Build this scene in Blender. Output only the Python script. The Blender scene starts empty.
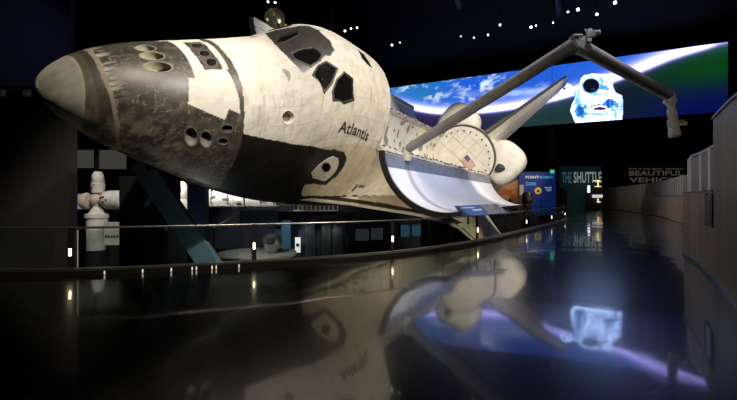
import bpy, bmesh, math, random
import numpy as np
from mathutils import Vector, Matrix, noise
from mathutils.geometry import tessellate_polygon

random.seed(7)
S = bpy.context.scene
C = S.collection
IN = 0.0254

# ------------------------------------------------------------------ materials
def mat(name, col, rough=.5, metal=0., emit=None, strength=0., spec=.5, noise_amt=0., noise_scale=4., bump=0.):
    m = bpy.data.materials.new(name); m.use_nodes = True
    nt = m.node_tree; b = nt.nodes['Principled BSDF']
    b.inputs['Base Color'].default_value = (*col, 1)
    b.inputs['Roughness'].default_value = rough
    b.inputs['Metallic'].default_value = metal
    b.inputs['Specular IOR Level'].default_value = spec
    if emit:
        b.inputs['Emission Color'].default_value = (*emit, 1)
        b.inputs['Emission Strength'].default_value = strength
    if noise_amt or bump:
        tc = nt.nodes.new('ShaderNodeTexCoord')
        n = nt.nodes.new('ShaderNodeTexNoise'); n.inputs['Scale'].default_value = noise_scale; n.inputs['Detail'].default_value = 5
        nt.links.new(tc.outputs['Object'], n.inputs['Vector'])
        if noise_amt:
            mx = nt.nodes.new('ShaderNodeMix'); mx.data_type = 'RGBA'; mx.blend_type = 'MULTIPLY'
            mx.inputs[0].default_value = 1
            mr = nt.nodes.new('ShaderNodeMapRange'); mr.inputs['From Min'].default_value = .3; mr.inputs['From Max'].default_value = .7
            mr.inputs['To Min'].default_value = 1 - noise_amt; mr.inputs['To Max'].default_value = 1 + noise_amt * .4
            nt.links.new(n.outputs['Fac'], mr.inputs['Value'])
            mx.inputs[6].default_value = (*col, 1)
            nt.links.new(mr.outputs['Result'], mx.inputs[7])
            nt.links.new(mx.outputs[2], b.inputs['Base Color'])
        if bump:
            bp = nt.nodes.new('ShaderNodeBump'); bp.inputs['Strength'].default_value = bump; bp.inputs['Distance'].default_value = .02
            nt.links.new(n.outputs['Fac'], bp.inputs['Height']); nt.links.new(bp.outputs['Normal'], b.inputs['Normal'])
    return m

def tile_mat(name, tile=6., row=6., line=.72, rough=.55, var=.25, stain=.35, attr_scale=1.):
    """thermal tiles and blankets: the 'tint' paint times a tile grid laid along the skin (the 'skin' attribute, in inches)"""
    m = bpy.data.materials.new(name); m.use_nodes = True
    nt = m.node_tree; L = nt.links; b = nt.nodes['Principled BSDF']
    t = nt.nodes.new('ShaderNodeAttribute'); t.attribute_name = 'tint'
    s = nt.nodes.new('ShaderNodeAttribute'); s.attribute_name = 'skin'
    br = nt.nodes.new('ShaderNodeTexBrick'); br.offset = .5; br.squash = 1
    br.inputs['Scale'].default_value = 1; br.inputs['Brick Width'].default_value = tile; br.inputs['Row Height'].default_value = row
    br.inputs['Mortar Size'].default_value = .22; br.inputs['Mortar Smooth'].default_value = .5
    br.inputs['Color1'].default_value = (1 - var,) * 3 + (1,); br.inputs['Color2'].default_value = (1.06,) * 3 + (1,)
    br.inputs['Mortar'].default_value = (line,) * 3 + (1,)
    L.new(s.outputs['Vector'], br.inputs['Vector'])
    mx = nt.nodes.new('ShaderNodeMix'); mx.data_type = 'RGBA'; mx.blend_type = 'MULTIPLY'
    sep = nt.nodes.new('ShaderNodeRGBToBW'); L.new(t.outputs['Color'], sep.inputs[0])
    fa = nt.nodes.new('ShaderNodeMapRange'); fa.inputs['From Min'].default_value = .06; fa.inputs['From Max'].default_value = .4
    fa.inputs['To Min'].default_value = 1; fa.inputs['To Max'].default_value = .3; L.new(sep.outputs[0], fa.inputs['Value'])
    L.new(fa.outputs['Result'], mx.inputs[0])
    L.new(t.outputs['Color'], mx.inputs[6]); L.new(br.outputs['Color'], mx.inputs[7])
    n = nt.nodes.new('ShaderNodeTexNoise'); n.inputs['Scale'].default_value = .055; n.inputs['Detail'].default_value = 9; n.inputs['Roughness'].default_value = .65
    L.new(s.outputs['Vector'], n.inputs['Vector'])
    mr = nt.nodes.new('ShaderNodeMapRange'); mr.inputs['From Min'].default_value = .35; mr.inputs['From Max'].default_value = .62
    mr.inputs['To Min'].default_value = 1 - stain; mr.inputs['To Max'].default_value = 1.05
    L.new(n.outputs['Fac'], mr.inputs['Value'])
    fb = nt.nodes.new('ShaderNodeMapRange'); fb.inputs['From Min'].default_value = .06; fb.inputs['From Max'].default_value = .4
    fb.inputs['To Min'].default_value = 1; fb.inputs['To Max'].default_value = .55; L.new(sep.outputs[0], fb.inputs['Value'])
    m2 = nt.nodes.new('ShaderNodeMix'); m2.data_type = 'RGBA'; m2.blend_type = 'MULTIPLY'; L.new(fb.outputs['Result'], m2.inputs[0])
    L.new(mx.outputs[2], m2.inputs[6]); L.new(mr.outputs['Result'], m2.inputs[7])
    L.new(m2.outputs[2], b.inputs['Base Color'])
    # dark borosilicate tiles are glossier than white felt
    rr = nt.nodes.new('ShaderNodeMapRange'); rr.inputs['From Min'].default_value = .05; rr.inputs['From Max'].default_value = .35
    rr.inputs['To Min'].default_value = .42; rr.inputs['To Max'].default_value = .72
    L.new(sep.outputs[0], rr.inputs['Value']); L.new(rr.outputs['Result'], b.inputs['Roughness'])
    bp = nt.nodes.new('ShaderNodeBump'); bp.inputs['Strength'].default_value = .25; bp.inputs['Distance'].default_value = .01
    L.new(n.outputs['Fac'], bp.inputs['Height']); L.new(bp.outputs['Normal'], b.inputs['Normal'])
    return m

M = {}
M['tiles'] = tile_mat('thermal_tiles')
M['blanket'] = tile_mat('white_blanket', 30, 24, .86, .7, .06, .22)
M['white'] = mat('white_tile', (.72, .68, .6), .6, noise_amt=.15, noise_scale=2)
M['white_hatch'] = mat('white_hatch_tile', (.62, .59, .52), .6, noise_amt=.2, noise_scale=6)
M['beige'] = mat('aged_white_tile', (.6, .54, .43), .6, noise_amt=.2, noise_scale=1.5)
M['black_tile'] = mat('black_tile', (.018, .017, .016), .42, noise_amt=.3, noise_scale=6)
M['frame_black'] = mat('window_frame_black', (.03, .028, .026), .5)
M['pane'] = mat('dark_window_pane', (.006, .006, .005), .12, spec=.4)
M['hole'] = mat('nozzle_inside', (.36, .34, .24), .5, noise_amt=.25, noise_scale=9)
M['hole_grey'] = mat('nozzle_inside_grey', (.2, .2, .175), .5, noise_amt=.25, noise_scale=9)
M['soot'] = mat('nozzle_soot', (.012, .011, .01), .7)  # near-black put into the nozzle depths where shade falls
M['rim'] = mat('nozzle_rim', (.22, .2, .14), .55, noise_amt=.3, noise_scale=12)
M['rim_dark'] = mat('nozzle_rim_dark', (.1, .09, .075), .55, noise_amt=.3, noise_scale=12)
M['ink'] = mat('name_paint', (.035, .033, .03), .6)
M['radiator'] = mat('radiator_silver', (.76, .77, .85), .34, .12)
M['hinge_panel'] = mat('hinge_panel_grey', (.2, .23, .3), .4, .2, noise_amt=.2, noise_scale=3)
M['seal'] = mat('door_edge_seal', (.012, .011, .01), .55, noise_amt=.3, noise_scale=5)
M['sill'] = mat('sill_fittings', (.55, .5, .42), .6, noise_amt=.65, noise_scale=5)
M['fitting'] = mat('dark_fitting', (.04, .036, .03), .5); M['latch'] = mat('latch_metal', (.16, .145, .12), .5, noise_amt=.5, noise_scale=20)
M['boom'] = mat('arm_blanket', (.3, .285, .27), .6, noise_amt=.2, noise_scale=3)
M['boom_white'] = mat('arm_white_fabric', (.55, .52, .47), .6, noise_amt=.25, noise_scale=6)
M['bronze'] = mat('antenna_metal', (.34, .3, .22), .28, .85)
M['yellow'] = mat('yellow_bracket', (.75, .5, .03), .5)
M['fin_edge'] = mat('fin_grey_edge', (.075, .068, .06), .5, noise_amt=.2)
M['flag_red'] = mat('flag_red', (.4, .05, .05), .6)
M['flag_white'] = mat('flag_white', (.7, .66, .6), .6)
M['flag_blue'] = mat('flag_blue', (.035, .035, .09), .6)

M['steel_dark'] = mat('dark_steel', (.03, .03, .03), .4, .3)
M['rail_steel'] = mat('rail_steel', (.3, .28, .25), .3, .9)
M['post'] = mat('post_bronze', (.022, .02, .018), .4, .5)
M['kerb'] = mat('kerb_bronze', (.02, .018, .015), .3, .5)
M['lamp_warm'] = mat('lamp_warm', (1, .9, .7), emit=(1, .82, .5), strength=6)
M['lamp_white'] = mat('lamp_white', (1, 1, 1), emit=(1, .97, .92), strength=9)
M['lamp_cool'] = mat('lamp_cool', (.8, .9, 1), emit=(.62, .82, 1), strength=1.6)
M['black'] = mat('hall_black', (.004, .004, .004), .9, spec=.1)
M['navy_wall'] = mat('hall_navy', (.02, .022, .04), .8, noise_amt=.2, noise_scale=.3)
M['partition'] = mat('partition_paint', (.03, .028, .026), .75, noise_amt=.25, noise_scale=.4)
M['tan'] = None
M['teal_steel'] = mat('leg_paint', (.1, .16, .19), .5, noise_amt=.2, noise_scale=1.5)
M['navy_steel'] = mat('column_navy', (.02, .03, .06), .5)
M['pale'] = mat('model_white', (.72, .7, .64), .5, noise_amt=.2, noise_scale=2.5)
M['pale_warm'] = mat('model_cream', (.62, .54, .42), .5, noise_amt=.2, noise_scale=4)
M['silver'] = mat('silver_foil', (.66, .66, .66), .3, .8, noise_amt=.15, noise_scale=5)
M['lower_blue'] = mat('alcove_blue', (.03, .09, .15), .5)
M['curtain'] = mat('curtain_grey', (.11, .11, .115), .9)
M['dim_screen'] = mat('dim_screen', (.02, .02, .02), .3, emit=(.35, .42, .45), strength=.05)
M['blue_screen'] = mat('blue_screen', (.02, .02, .02), .3, emit=(.1, .32, .5), strength=.14)
M['violet_screen'] = mat('violet_screen', (.02, .02, .02), .3, emit=(.3, .3, .65), strength=.55)
M['grey_screen'] = mat('grey_screen', (.02, .02, .02), .4, emit=(.5, .47, .43), strength=.09)
M['deck'] = mat('lower_carpet', (.02, .02, .022), .9)

# ------------------------------------------------------------------ mesh helpers
class MB:
    def __init__(s): s.v = []; s.f = []; s.mi = []
    def add(s, vs, fs, mi=0):
        o = len(s.v); s.v += [tuple(v) for v in vs]; s.f += [tuple(i + o for i in f) for f in fs]; s.mi += [mi] * len(fs); return s
    def box(s, c, d, rot=None, mi=0):
        vs = [Vector((x * d[0] / 2, y * d[1] / 2, z * d[2] / 2)) for x in (-1, 1) for y in (-1, 1) for z in (-1, 1)]
        if rot is not None: vs = [rot @ v for v in vs]
        vs = [v + Vector(c) for v in vs]
        return s.add(vs, [(0, 1, 3, 2), (4, 6, 7, 5), (0, 4, 5, 1), (2, 3, 7, 6), (0, 2, 6, 4), (1, 5, 7, 3)], mi)
    def beam(s, a, b, w, h, up=(0, 0, 1), mi=0):
        a, b = Vector(a), Vector(b); d = (b - a); L = d.length; d.normalize()
        u = Vector(up); x = u.cross(d)
        if x.length < 1e-4: x = Vector((1, 0, 0)).cross(d)
        x.normalize(); u = d.cross(x)
        r = Matrix((x, u, d)).transposed()
        return s.box((a + b) / 2, (w, h, L), r, mi)
    def loft(s, rings, caps=(True, True), closed=True, mi=0):
        n = len(rings[0]); o = []
        fs = []
        for i in range(len(rings) - 1):
            for j in range(n if closed else n - 1):
                k = (j + 1) % n
                fs.append((i * n + j, i * n + k, (i + 1) * n + k, (i + 1) * n + j))
        if caps[0]: fs.append(tuple(range(n))[::-1])
        if caps[1]: fs.append(tuple(range((len(rings) - 1) * n, len(rings) * n)))
        return s.add([p for r in rings for p in r], fs, mi)
    def tube(s, pts, r, n=12, caps=True, mi=0):
        pts = [Vector(p) for p in pts]
        rs = r if isinstance(r, (list, tuple)) else [r] * len(pts)
        rings = []; ref = None
        for i, p in enumerate(pts):
            d = (pts[min(i + 1, len(pts) - 1)] - pts[max(i - 1, 0)]).normalized()
            if ref is None:
                ref = d.orthogonal().normalized()
            ref = (ref - d * ref.dot(d)).normalized(); y = d.cross(ref)
            rings.append([p + (ref * math.cos(a) + y * math.sin(a)) * rs[i] for a in [2 * math.pi * k / n for k in range(n)]])
        return s.loft(rings, (caps, caps), mi=mi)
    def lathe(s, o, axis, prof, n=24, mi=0, caps=(True, True)):
        """prof: list of (distance along axis, radius)"""
        o = Vector(o); d = Vector(axis).normalized(); x = d.orthogonal().normalized(); y = d.cross(x)
        rings = [[o + d * t + (x * math.cos(a) + y * math.sin(a)) * max(r, 1e-4) for a in [2 * math.pi * k / n for k in range(n)]] for t, r in prof]
        return s.loft(rings, caps, mi=mi)
    def prism(s, poly, z0, z1, mi=0):
        tri = tessellate_polygon([[Vector((p[0], p[1], 0)) for p in poly]])
        n = len(poly); vs = [(p[0], p[1], z0) for p in poly] + [(p[0], p[1], z1) for p in poly]
        area = sum(poly[i][0] * poly[(i + 1) % n][1] - poly[(i + 1) % n][0] * poly[i][1] for i in range(n))
        fs = []
        for t in tri:
            a, b, c = t
            ar = (poly[b][0] - poly[a][0]) * (poly[c][1] - poly[a][1]) - (poly[c][0] - poly[a][0]) * (poly[b][1] - poly[a][1])
            if ar < 0: b, c = c, b
            fs.append((a + n, b + n, c + n)); fs.append((c, b, a))
        for i in range(n):
            j = (i + 1) % n
            fs.append((i, j, j + n, i + n) if area > 0 else (j, i, i + n, j + n))
        return s.add(vs, fs, mi)
    def build(s, name, mats, parent=None, smooth=False, local=None, recalc=True, bevel=0, world=False):
        me = bpy.data.meshes.new(name)
        vs = s.v
        if world and parent is not None:
            inv = root_inverse(parent); vs = [inv @ Vector(v) for v in vs]
        me.from_pydata([tuple(v) for v in vs], [], s.f)
        mats = mats if isinstance(mats, (list, tuple)) else [mats]
        for m in mats: me.materials.append(m)
        for p, mi in zip(me.polygons, s.mi): p.material_index = mi; p.use_smooth = smooth
        if recalc:
            bm = bmesh.new(); bm.from_mesh(me); bmesh.ops.recalc_face_normals(bm, faces=bm.faces); bm.to_mesh(me); bm.free()
        if smooth:
            me.set_sharp_from_angle(angle=math.radians(40))
        o = bpy.data.objects.new(name, me); C.objects.link(o)
        if parent is not None: o.parent = parent
        if bevel:
            b = o.modifiers.new('bevel', 'BEVEL'); b.width = bevel; b.segments = 2; b.limit_method = 'ANGLE'
        return o

def root_inverse(o):
    m = o.matrix_basis.copy()
    while o.parent is not None:
        o = o.parent; m = o.matrix_basis @ m
    return m.inverted()

def tag(o, label, cat, group=None, kind=None):
    o['label'] = label; o['category'] = cat
    if group: o['group'] = group
    if kind: o['kind'] = kind
    return o
def thing(name, loc, label, cat, group=None, rz=0):
    o = bpy.data.objects.new(name, None); C.objects.link(o); o.location = loc; o.rotation_euler = (0, 0, rz)
    o.empty_display_size = .2
    return tag(o, label, cat, group)
def struct(o): o['kind'] = 'structure'; return o
def copy_tree(o, parent=None):
    c = o.copy(); C.objects.link(c)
    if parent is not None: c.parent = parent
    for ch in o.children: copy_tree(ch, c)
    return c

def text_geo(body, size=1., depth=0., align='LEFT', spacing=1.04, bold=.022):
    cu = bpy.data.curves.new('lettering', 'FONT'); cu.body = body; cu.size = size; cu.extrude = depth; cu.align_x = align
    cu.space_character = spacing; cu.resolution_u = 3; cu.offset = bold
    ob = bpy.data.objects.new('lettering', cu); C.objects.link(ob)
    dg = bpy.context.evaluated_depsgraph_get()
    me = bpy.data.meshes.new_from_object(ob.evaluated_get(dg))
    vs = [v.co.copy() for v in me.vertices]; fs = [tuple(p.vertices) for p in me.polygons]
    bpy.data.objects.remove(ob); bpy.data.curves.remove(cu); bpy.data.meshes.remove(me)
    return vs, fs
def text_on(mb, body, o, xdir, ydir, height, width=None, off=.01, mi=0):
    """flat lettering of cap height HEIGHT laid from O along XDIR, standing along YDIR"""
    vs, fs = text_geo(body)
    x0 = min(v.x for v in vs); x1 = max(v.x for v in vs); y0 = min(v.y for v in vs); y1 = max(v.y for v in vs)
    sy = height / (y1 - y0); sx = (width / (x1 - x0)) if width else sy
    X = Vector(xdir).normalized(); Y = Vector(ydir).normalized(); N = X.cross(Y); O = Vector(o)
    mb.add([O + X * ((v.x - x0) * sx) + Y * ((v.y - y0) * sy) + N * off for v in vs], fs, mi)

# camera numbers of the place (aim the camera and, further down, place things from image pixels)
cam = bpy.data.cameras.new('camera'); co = bpy.data.objects.new('camera', cam); C.objects.link(co)
co.location = (0, 0, 1.65); co.rotation_euler = (math.pi / 2, 0, 0)
cam.sensor_fit = 'HORIZONTAL'; cam.sensor_width = 36; cam.lens = 36 * 365.3 / 737; cam.shift_y = -2 / 737
cam.clip_end = 400; S.camera = co
S.view_settings.view_transform = 'Standard'; S.view_settings.look = 'None'; S.view_settings.gamma = 1; S.view_settings.exposure = 0
S.view_settings.use_curve_mapping = False
S.cycles.use_denoising = True
S.cycles.max_bounces = 6
w = bpy.data.worlds.new('hall'); S.world = w; w.use_nodes = True
w.node_tree.nodes['Background'].inputs[0].default_value = (.5, .55, .7, 1); w.node_tree.nodes['Background'].inputs[1].default_value = .004
# half-breadths of the nose and cabin by station, inches: X, bottom, top, half width, height of the widest line, upper and lower roundness
HULL=np.array([
(238.5,336.5,336.5, 0.1,336.5,2.0,2.0),
(241,330,344,11.5,337,2.0,2.0),
(246,325,352,20.5,338,2.0,2.0),
(254,319.5,361.5,30,338,2.0,2.05),
(266,313,372.5,40.5,337,2.0,2.1),
(280,308,382.5,49.5,334,2.0,2.2),
(300,303.5,393,60,331,2.05,2.3),
(325,300,403.5,70.5,326,2.1,2.5),
(352,295.5,415,80,322,2.12,2.8),
(380,291,427.5,87.5,319,2.15,3.0),
(410,286.5,443,93.5,317,2.15,3.0),
(430,283.5,454.5,96.5,318,2.15,3.1),
(447,281,470,98.5,321,2.15,3.2),
(462,279.5,481.5,100,326,2.2,3.4),
(480,278,491,102,332,2.3,3.6),
(500,276,496.5,103,340,2.3,4),
(520,274.5,498.5,104,348,2.3,4),
(550,272.5,499,105,352,2.3,4),
(584,269.5,499,105,352,2.3,4)])
# outlines on the skin, traced from image pixels and projected onto the hull: (station in inches, angle round the body from the crown towards port)
F={
'cap':[[258.8,-0.401],[258.6,-0.136],[258.8,0.188],[259.0,0.437],[259.0,0.657],[259.0,0.966],[259.2,1.244],[259.7,1.516],[261.3,1.914],[266.4,2.5]],
'band':[[269.4,-0.39],[268.1,0.173],[269.2,0.545],[272.0,0.822],[275.1,1.139],[278.0,1.354],[281.9,1.628]],
'stripeW':[[331.2,-0.291],[331.7,0.024],[332.0,0.275],[332.0,0.424],[341.5,0.298],[341.0,0.173],[339.8,-0.01],[339.6,-0.272]],
'stripe2':[[361.5,-0.33],[364.1,-0.191],[363.5,0.016],[362.3,0.236],[358.8,0.233],[357.9,0.086],[356.8,-0.139],[358.2,-0.28]],
'block':[[326.3,0.432],[332.0,0.424],[341.5,0.298],[361.2,0.28],[364.4,0.429],[367.7,0.647],[368.9,0.822],[358.5,0.78],[355.9,0.906],[339.0,0.846],[324.3,0.783]],
'ringL':[[366.5,-0.223],[366.8,-0.034],[366.5,0.105],[366.5,0.293],[367.7,0.427],[368.9,0.634],[370.1,0.778],[371.3,0.94],[371.6,1.1],[370.4,1.233]],
'ringR':[[372.2,-0.212],[371.0,0.003],[369.8,0.204],[371.0,0.361],[371.9,0.573],[373.4,0.754],[375.2,0.935],[374.9,1.031],[375.2,1.157]],
'belly':[[375.8,1.029],[390.2,1.045],[422.8,1.084],[458.1,1.175],[475.5,1.236],[495.9,1.264],[512.1,1.299],[525.6,1.372],[529.6,1.463],[528.9,1.55],[520.6,1.584],[481.3,1.558],[488.2,1.668],[493.4,1.691],[527.4,1.796],[558.3,1.778],[581.6,1.741],[583.5,1.618]],
'hatch':[[488.9,1.338],[496.6,1.322],[507.8,1.354],[514.9,1.408],[519.2,1.479],[518.5,1.532],[513.1,1.571],[485.8,1.508],[477.9,1.456],[480.6,1.388]],
'hatchwin':[[504.3,1.435],[505.7,1.453],[506.1,1.469],[504.7,1.477],[502.2,1.477],[498.7,1.469],[494.5,1.453],[491.0,1.435],[488.2,1.414],[486.8,1.395],[487.2,1.382],[488.6,1.374],[491.0,1.374],[494.5,1.382],[498.0,1.395],[501.5,1.414]],
'cockpit':[[430.9,-0.217],[425.0,0.037],[428.6,0.22],[436.1,0.408],[445.7,0.385],[461.2,0.291],[474.4,0.236],[475.8,0.084],[477.2,-0.097],[473.1,-0.233],[467.3,-0.298],[441.4,-0.251]],
'W3':[[432.2,0.128],[439.4,0.115],[453.1,0.147],[456.4,0.196],[458.8,0.267],[454.1,0.33],[444.1,0.361],[432.9,0.215]],
'W4':[[426.3,-0.071],[438.8,-0.196],[456.8,-0.188],[452.7,-0.092],[443.1,-0.06],[435.8,-0.05]],
'W2':[[445.1,0.469],[451.4,0.39],[460.5,0.364],[471.0,0.458],[463.9,0.597],[456.4,0.678]],
'W1':[[467.6,0.77],[465.6,0.683],[470.0,0.576],[479.2,0.505],[491.4,0.573],[495.2,0.783],[481.6,0.814]],
'overhead':[[531.4,0.086],[541.9,0.107],[541.5,0.225],[541.9,0.304],[532.1,0.293],[524.5,0.238]],
'tracker':[[426.7,0.851],[426.3,0.874],[425.4,0.895],[423.4,0.908],[420.8,0.911],[417.9,0.906],[415.4,0.89],[413.4,0.869],[412.5,0.846],[412.5,0.819],[413.8,0.798],[416.0,0.785],[418.6,0.78],[421.2,0.788],[423.7,0.804],[425.7,0.825]],
'patch':[[415.0,0.314],[419.5,0.312],[422.8,0.348],[423.7,0.401],[422.1,0.456],[419.5,0.476],[418.9,0.419]],
'text':[[485.4,1.089],[484.1,0.987],[544.0,1.141],[542.9,1.047],[484.4,1.094],[547.7,1.186]],
'mark':[[583.5,1.613],[583.5,1.584],[583.5,1.571],[583.5,1.571],[583.5,1.584]],
'F1F':[[316.3,0.285],[315.0,0.317],[312.1,0.346],[308.4,0.367],[304.3,0.374],[300.5,0.367],[297.5,0.346],[295.8,0.317],[295.5,0.28],[296.8,0.243],[299.5,0.212],[303.3,0.194],[307.4,0.191],[311.3,0.199],[314.5,0.22],[316.3,0.251]],
'F3F':[[314.2,0.081],[312.9,0.11],[310.3,0.134],[306.9,0.149],[303.3,0.152],[300.0,0.141],[297.5,0.118],[296.3,0.084],[296.5,0.045],[297.8,0.013],[300.3,-0.01],[303.8,-0.026],[307.4,-0.024],[310.8,-0.01],[313.1,0.016],[314.5,0.045]],
'F2F':[[312.6,-0.113],[311.0,-0.079],[308.7,-0.058],[305.9,-0.05],[302.8,-0.05],[300.0,-0.063],[298.3,-0.094],[297.3,-0.128],[297.5,-0.168],[299.0,-0.204],[301.5,-0.233],[304.6,-0.246],[307.7,-0.238],[310.3,-0.215],[312.1,-0.183],[312.9,-0.144]],
'F2U':[[354.1,-0.134],[353.0,-0.115],[351.3,-0.099],[349.2,-0.094],[347.2,-0.094],[345.8,-0.105],[344.9,-0.123],[344.9,-0.149],[345.5,-0.175],[346.9,-0.199],[348.9,-0.22],[351.3,-0.23],[353.0,-0.225],[354.4,-0.212],[355.0,-0.186],[355.0,-0.162]],
'F3U':[[354.1,0.037],[353.0,0.055],[351.3,0.068],[349.2,0.076],[347.5,0.073],[346.1,0.063],[345.2,0.045],[344.9,0.026],[345.5,0.003],[346.9,-0.016],[348.7,-0.031],[350.7,-0.039],[352.4,-0.034],[353.9,-0.024],[354.7,-0.005],[354.7,0.013]],
'F1U':[[355.0,0.188],[353.9,0.212],[352.4,0.228],[350.4,0.238],[348.7,0.238],[347.2,0.228],[346.4,0.209],[346.1,0.188],[346.4,0.165],[347.8,0.139],[349.5,0.12],[351.3,0.113],[353.3,0.113],[354.7,0.12],[355.6,0.139],[355.6,0.165]],
'F2D':[[335.1,1.144],[335.9,1.183],[335.9,1.223],[335.1,1.254],[333.4,1.275],[331.5,1.28],[329.3,1.27],[327.1,1.244],[325.7,1.207],[324.9,1.162],[324.9,1.123],[326.0,1.089],[327.6,1.071],[329.8,1.068],[331.7,1.081],[333.7,1.107]],
'F4D':[[347.8,1.134],[348.4,1.168],[348.4,1.202],[347.5,1.228],[345.8,1.244],[343.8,1.246],[341.5,1.236],[339.6,1.215],[338.1,1.183],[337.6,1.149],[337.9,1.115],[338.7,1.089],[340.4,1.073],[342.4,1.071],[344.4,1.081],[346.4,1.105]],
'F1L':[[363.8,0.992],[363.8,1.008],[362.9,1.024],[361.5,1.037],[359.7,1.042],[357.6,1.045],[355.9,1.037],[354.7,1.026],[354.1,1.011],[354.1,0.992],[355.0,0.977],[356.5,0.963],[358.2,0.958],[360.3,0.958],[362.1,0.963],[363.2,0.977]],
'F3L':[[362.3,1.131],[362.3,1.147],[361.8,1.16],[360.6,1.17],[358.8,1.178],[357.4,1.178],[355.6,1.173],[354.4,1.165],[353.9,1.152],[353.9,1.136],[354.4,1.123],[355.6,1.11],[357.1,1.105],[358.8,1.105],[360.6,1.11],[361.8,1.118]],
}
# ------------------------------------------------------------------ the spaceplane (drawn in its own stations, inches)
def pchip(xs, y, X):
    hh = np.diff(xs); d = np.diff(y) / hh
    m = np.zeros(len(xs)); m[0] = d[0]; m[-1] = d[-1]
    for i in range(1, len(xs) - 1):
        if d[i - 1] * d[i] > 0:
            w1 = 2 * hh[i] + hh[i - 1]; w2 = hh[i] + 2 * hh[i - 1]
            m[i] = (w1 + w2) / (w1 / d[i - 1] + w2 / d[i])
    k = np.clip(np.searchsorted(xs, X) - 1, 0, len(xs) - 2); t = (X - xs[k]) / hh[k]
    return (1 + 2 * t) * (1 - t) ** 2 * y[k] + t * (1 - t) ** 2 * hh[k] * m[k] + t * t * (3 - 2 * t) * y[k + 1] + t * t * (t - 1) * hh[k] * m[k + 1]
def surf(X, a):
    X = np.asarray(X, float); a = np.asarray(a, float); X, a = np.broadcast_arrays(X, a)
    zb, zt, w_, zc, nu, nl = [pchip(HULL[:, 0], HULL[:, j], X) for j in range(1, 7)]
    c, s = np.cos(a), np.sin(a); n = np.where(c >= 0, nu, nl)
    return np.stack([X, -w_ * np.sign(s) * np.abs(s) ** (2 / n), zc + np.where(c >= 0, zt - zc, zc - zb) * np.sign(c) * np.abs(c) ** (2 / n)], -1)
def normal(X, a):
    dX = surf(np.minimum(X + .5, 583.9), a) - surf(np.maximum(X - .5, 238.6), a); dA = surf(X, a + .004) - surf(X, a - .004)
    n = np.cross(dX, dA); n /= np.linalg.norm(n, axis=-1, keepdims=True) + 1e-9
    out = surf(X, a) - np.array([np.mean(X), 0, 345.])
    sg = np.sign((n[..., 1:] * out[..., 1:]).sum(-1, keepdims=True)); return n * np.where(sg == 0, 1, sg)
def loc(p): return ((p[0] - 580) * IN, p[1] * IN, (p[2] - 400) * IN)
def inside(poly, x, y):
    r = np.zeros(x.shape, bool); n = len(poly)
    for i in range(n):
        x0, y0 = poly[i]; x1, y1 = poly[(i + 1) % n]
        if y0 == y1: continue
        r ^= ((y0 > y) != (y1 > y)) & (x < (x1 - x0) * (y - y0) / (y1 - y0) + x0)
    return r
def mirror(poly): return [(x, -a) for x, a in poly]
def blob(x, y, seed, scale):
    """smooth value noise, numpy"""
    r = np.random.RandomState(seed); G = r.rand(64, 64)
    u = x / scale; v = y / scale; i = np.floor(u).astype(int); j = np.floor(v).astype(int); fu = u - i; fv = v - j
    fu = fu * fu * (3 - 2 * fu); fv = fv * fv * (3 - 2 * fv); i %= 64; j %= 64; i2 = (i + 1) % 64; j2 = (j + 1) % 64
    return G[i, j] * (1 - fu) * (1 - fv) + G[i2, j] * fu * (1 - fv) + G[i, j2] * (1 - fu) * fv + G[i2, j2] * fu * fv

orb = thing('space_shuttle', (-1.43400672, 14.3569655, 5.04346123), 'white and black winged spaceplane banked over the lower hall with its bay doors open', 'spacecraft')
RM = Matrix(((0.499331, -0.620572, 0.604615), (0.866411, 0.358255, -0.34783), (-0.000753, 0.697527, 0.716558)))
orb.matrix_basis = Matrix.Translation(orb.location) @ RM.to_4x4()

def skin_object(name, P, tint, skin, faces, material, parent=orb):
    """P: (n,3) inches"""
    used = np.unique(faces); remap = -np.ones(len(P), int); remap[used] = np.arange(len(used))
    me = bpy.data.meshes.new(name)
    Q = (P[used] - np.array([580, 0, 400])) * IN; Fc = remap[faces]
    me.vertices.add(len(Q)); me.vertices.foreach_set('co', Q.ravel())
    me.loops.add(Fc.size); me.loops.foreach_set('vertex_index', Fc.ravel().astype(np.int32))
    me.polygons.add(len(Fc)); me.polygons.foreach_set('loop_start', np.arange(0, Fc.size, 4, dtype=np.int32)); me.polygons.foreach_set('loop_total', np.full(len(Fc), 4, np.int32))
    me.update(calc_edges=True)
    at = me.attributes.new('tint', 'FLOAT_COLOR', 'POINT'); at.data.foreach_set('color', np.c_[tint[used], np.ones(len(used))].ravel())
    at = me.attributes.new('skin', 'FLOAT_VECTOR', 'POINT'); at.data.foreach_set('vector', np.c_[skin[used], np.zeros(len(used))].ravel())
    me.polygons.foreach_set('use_smooth', np.ones(len(Fc), bool))
    me.materials.append(material); me.validate()
    o = bpy.data.objects.new(name, me); C.objects.link(o)
    if parent is not None: o.parent = parent
    return o

WHITE = np.array([.70, .665, .595]); BEIGE = np.array([.60, .54, .42]); BLACK = np.array([.013, .0115, .0095])
DARK = np.array([.052, .046, .037]); BAND = np.array([.105, .093, .072]); CAP = np.array([.30, .29, .25])
def lerp(a, b, t): return a + (b - a) * t[..., None]

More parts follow.
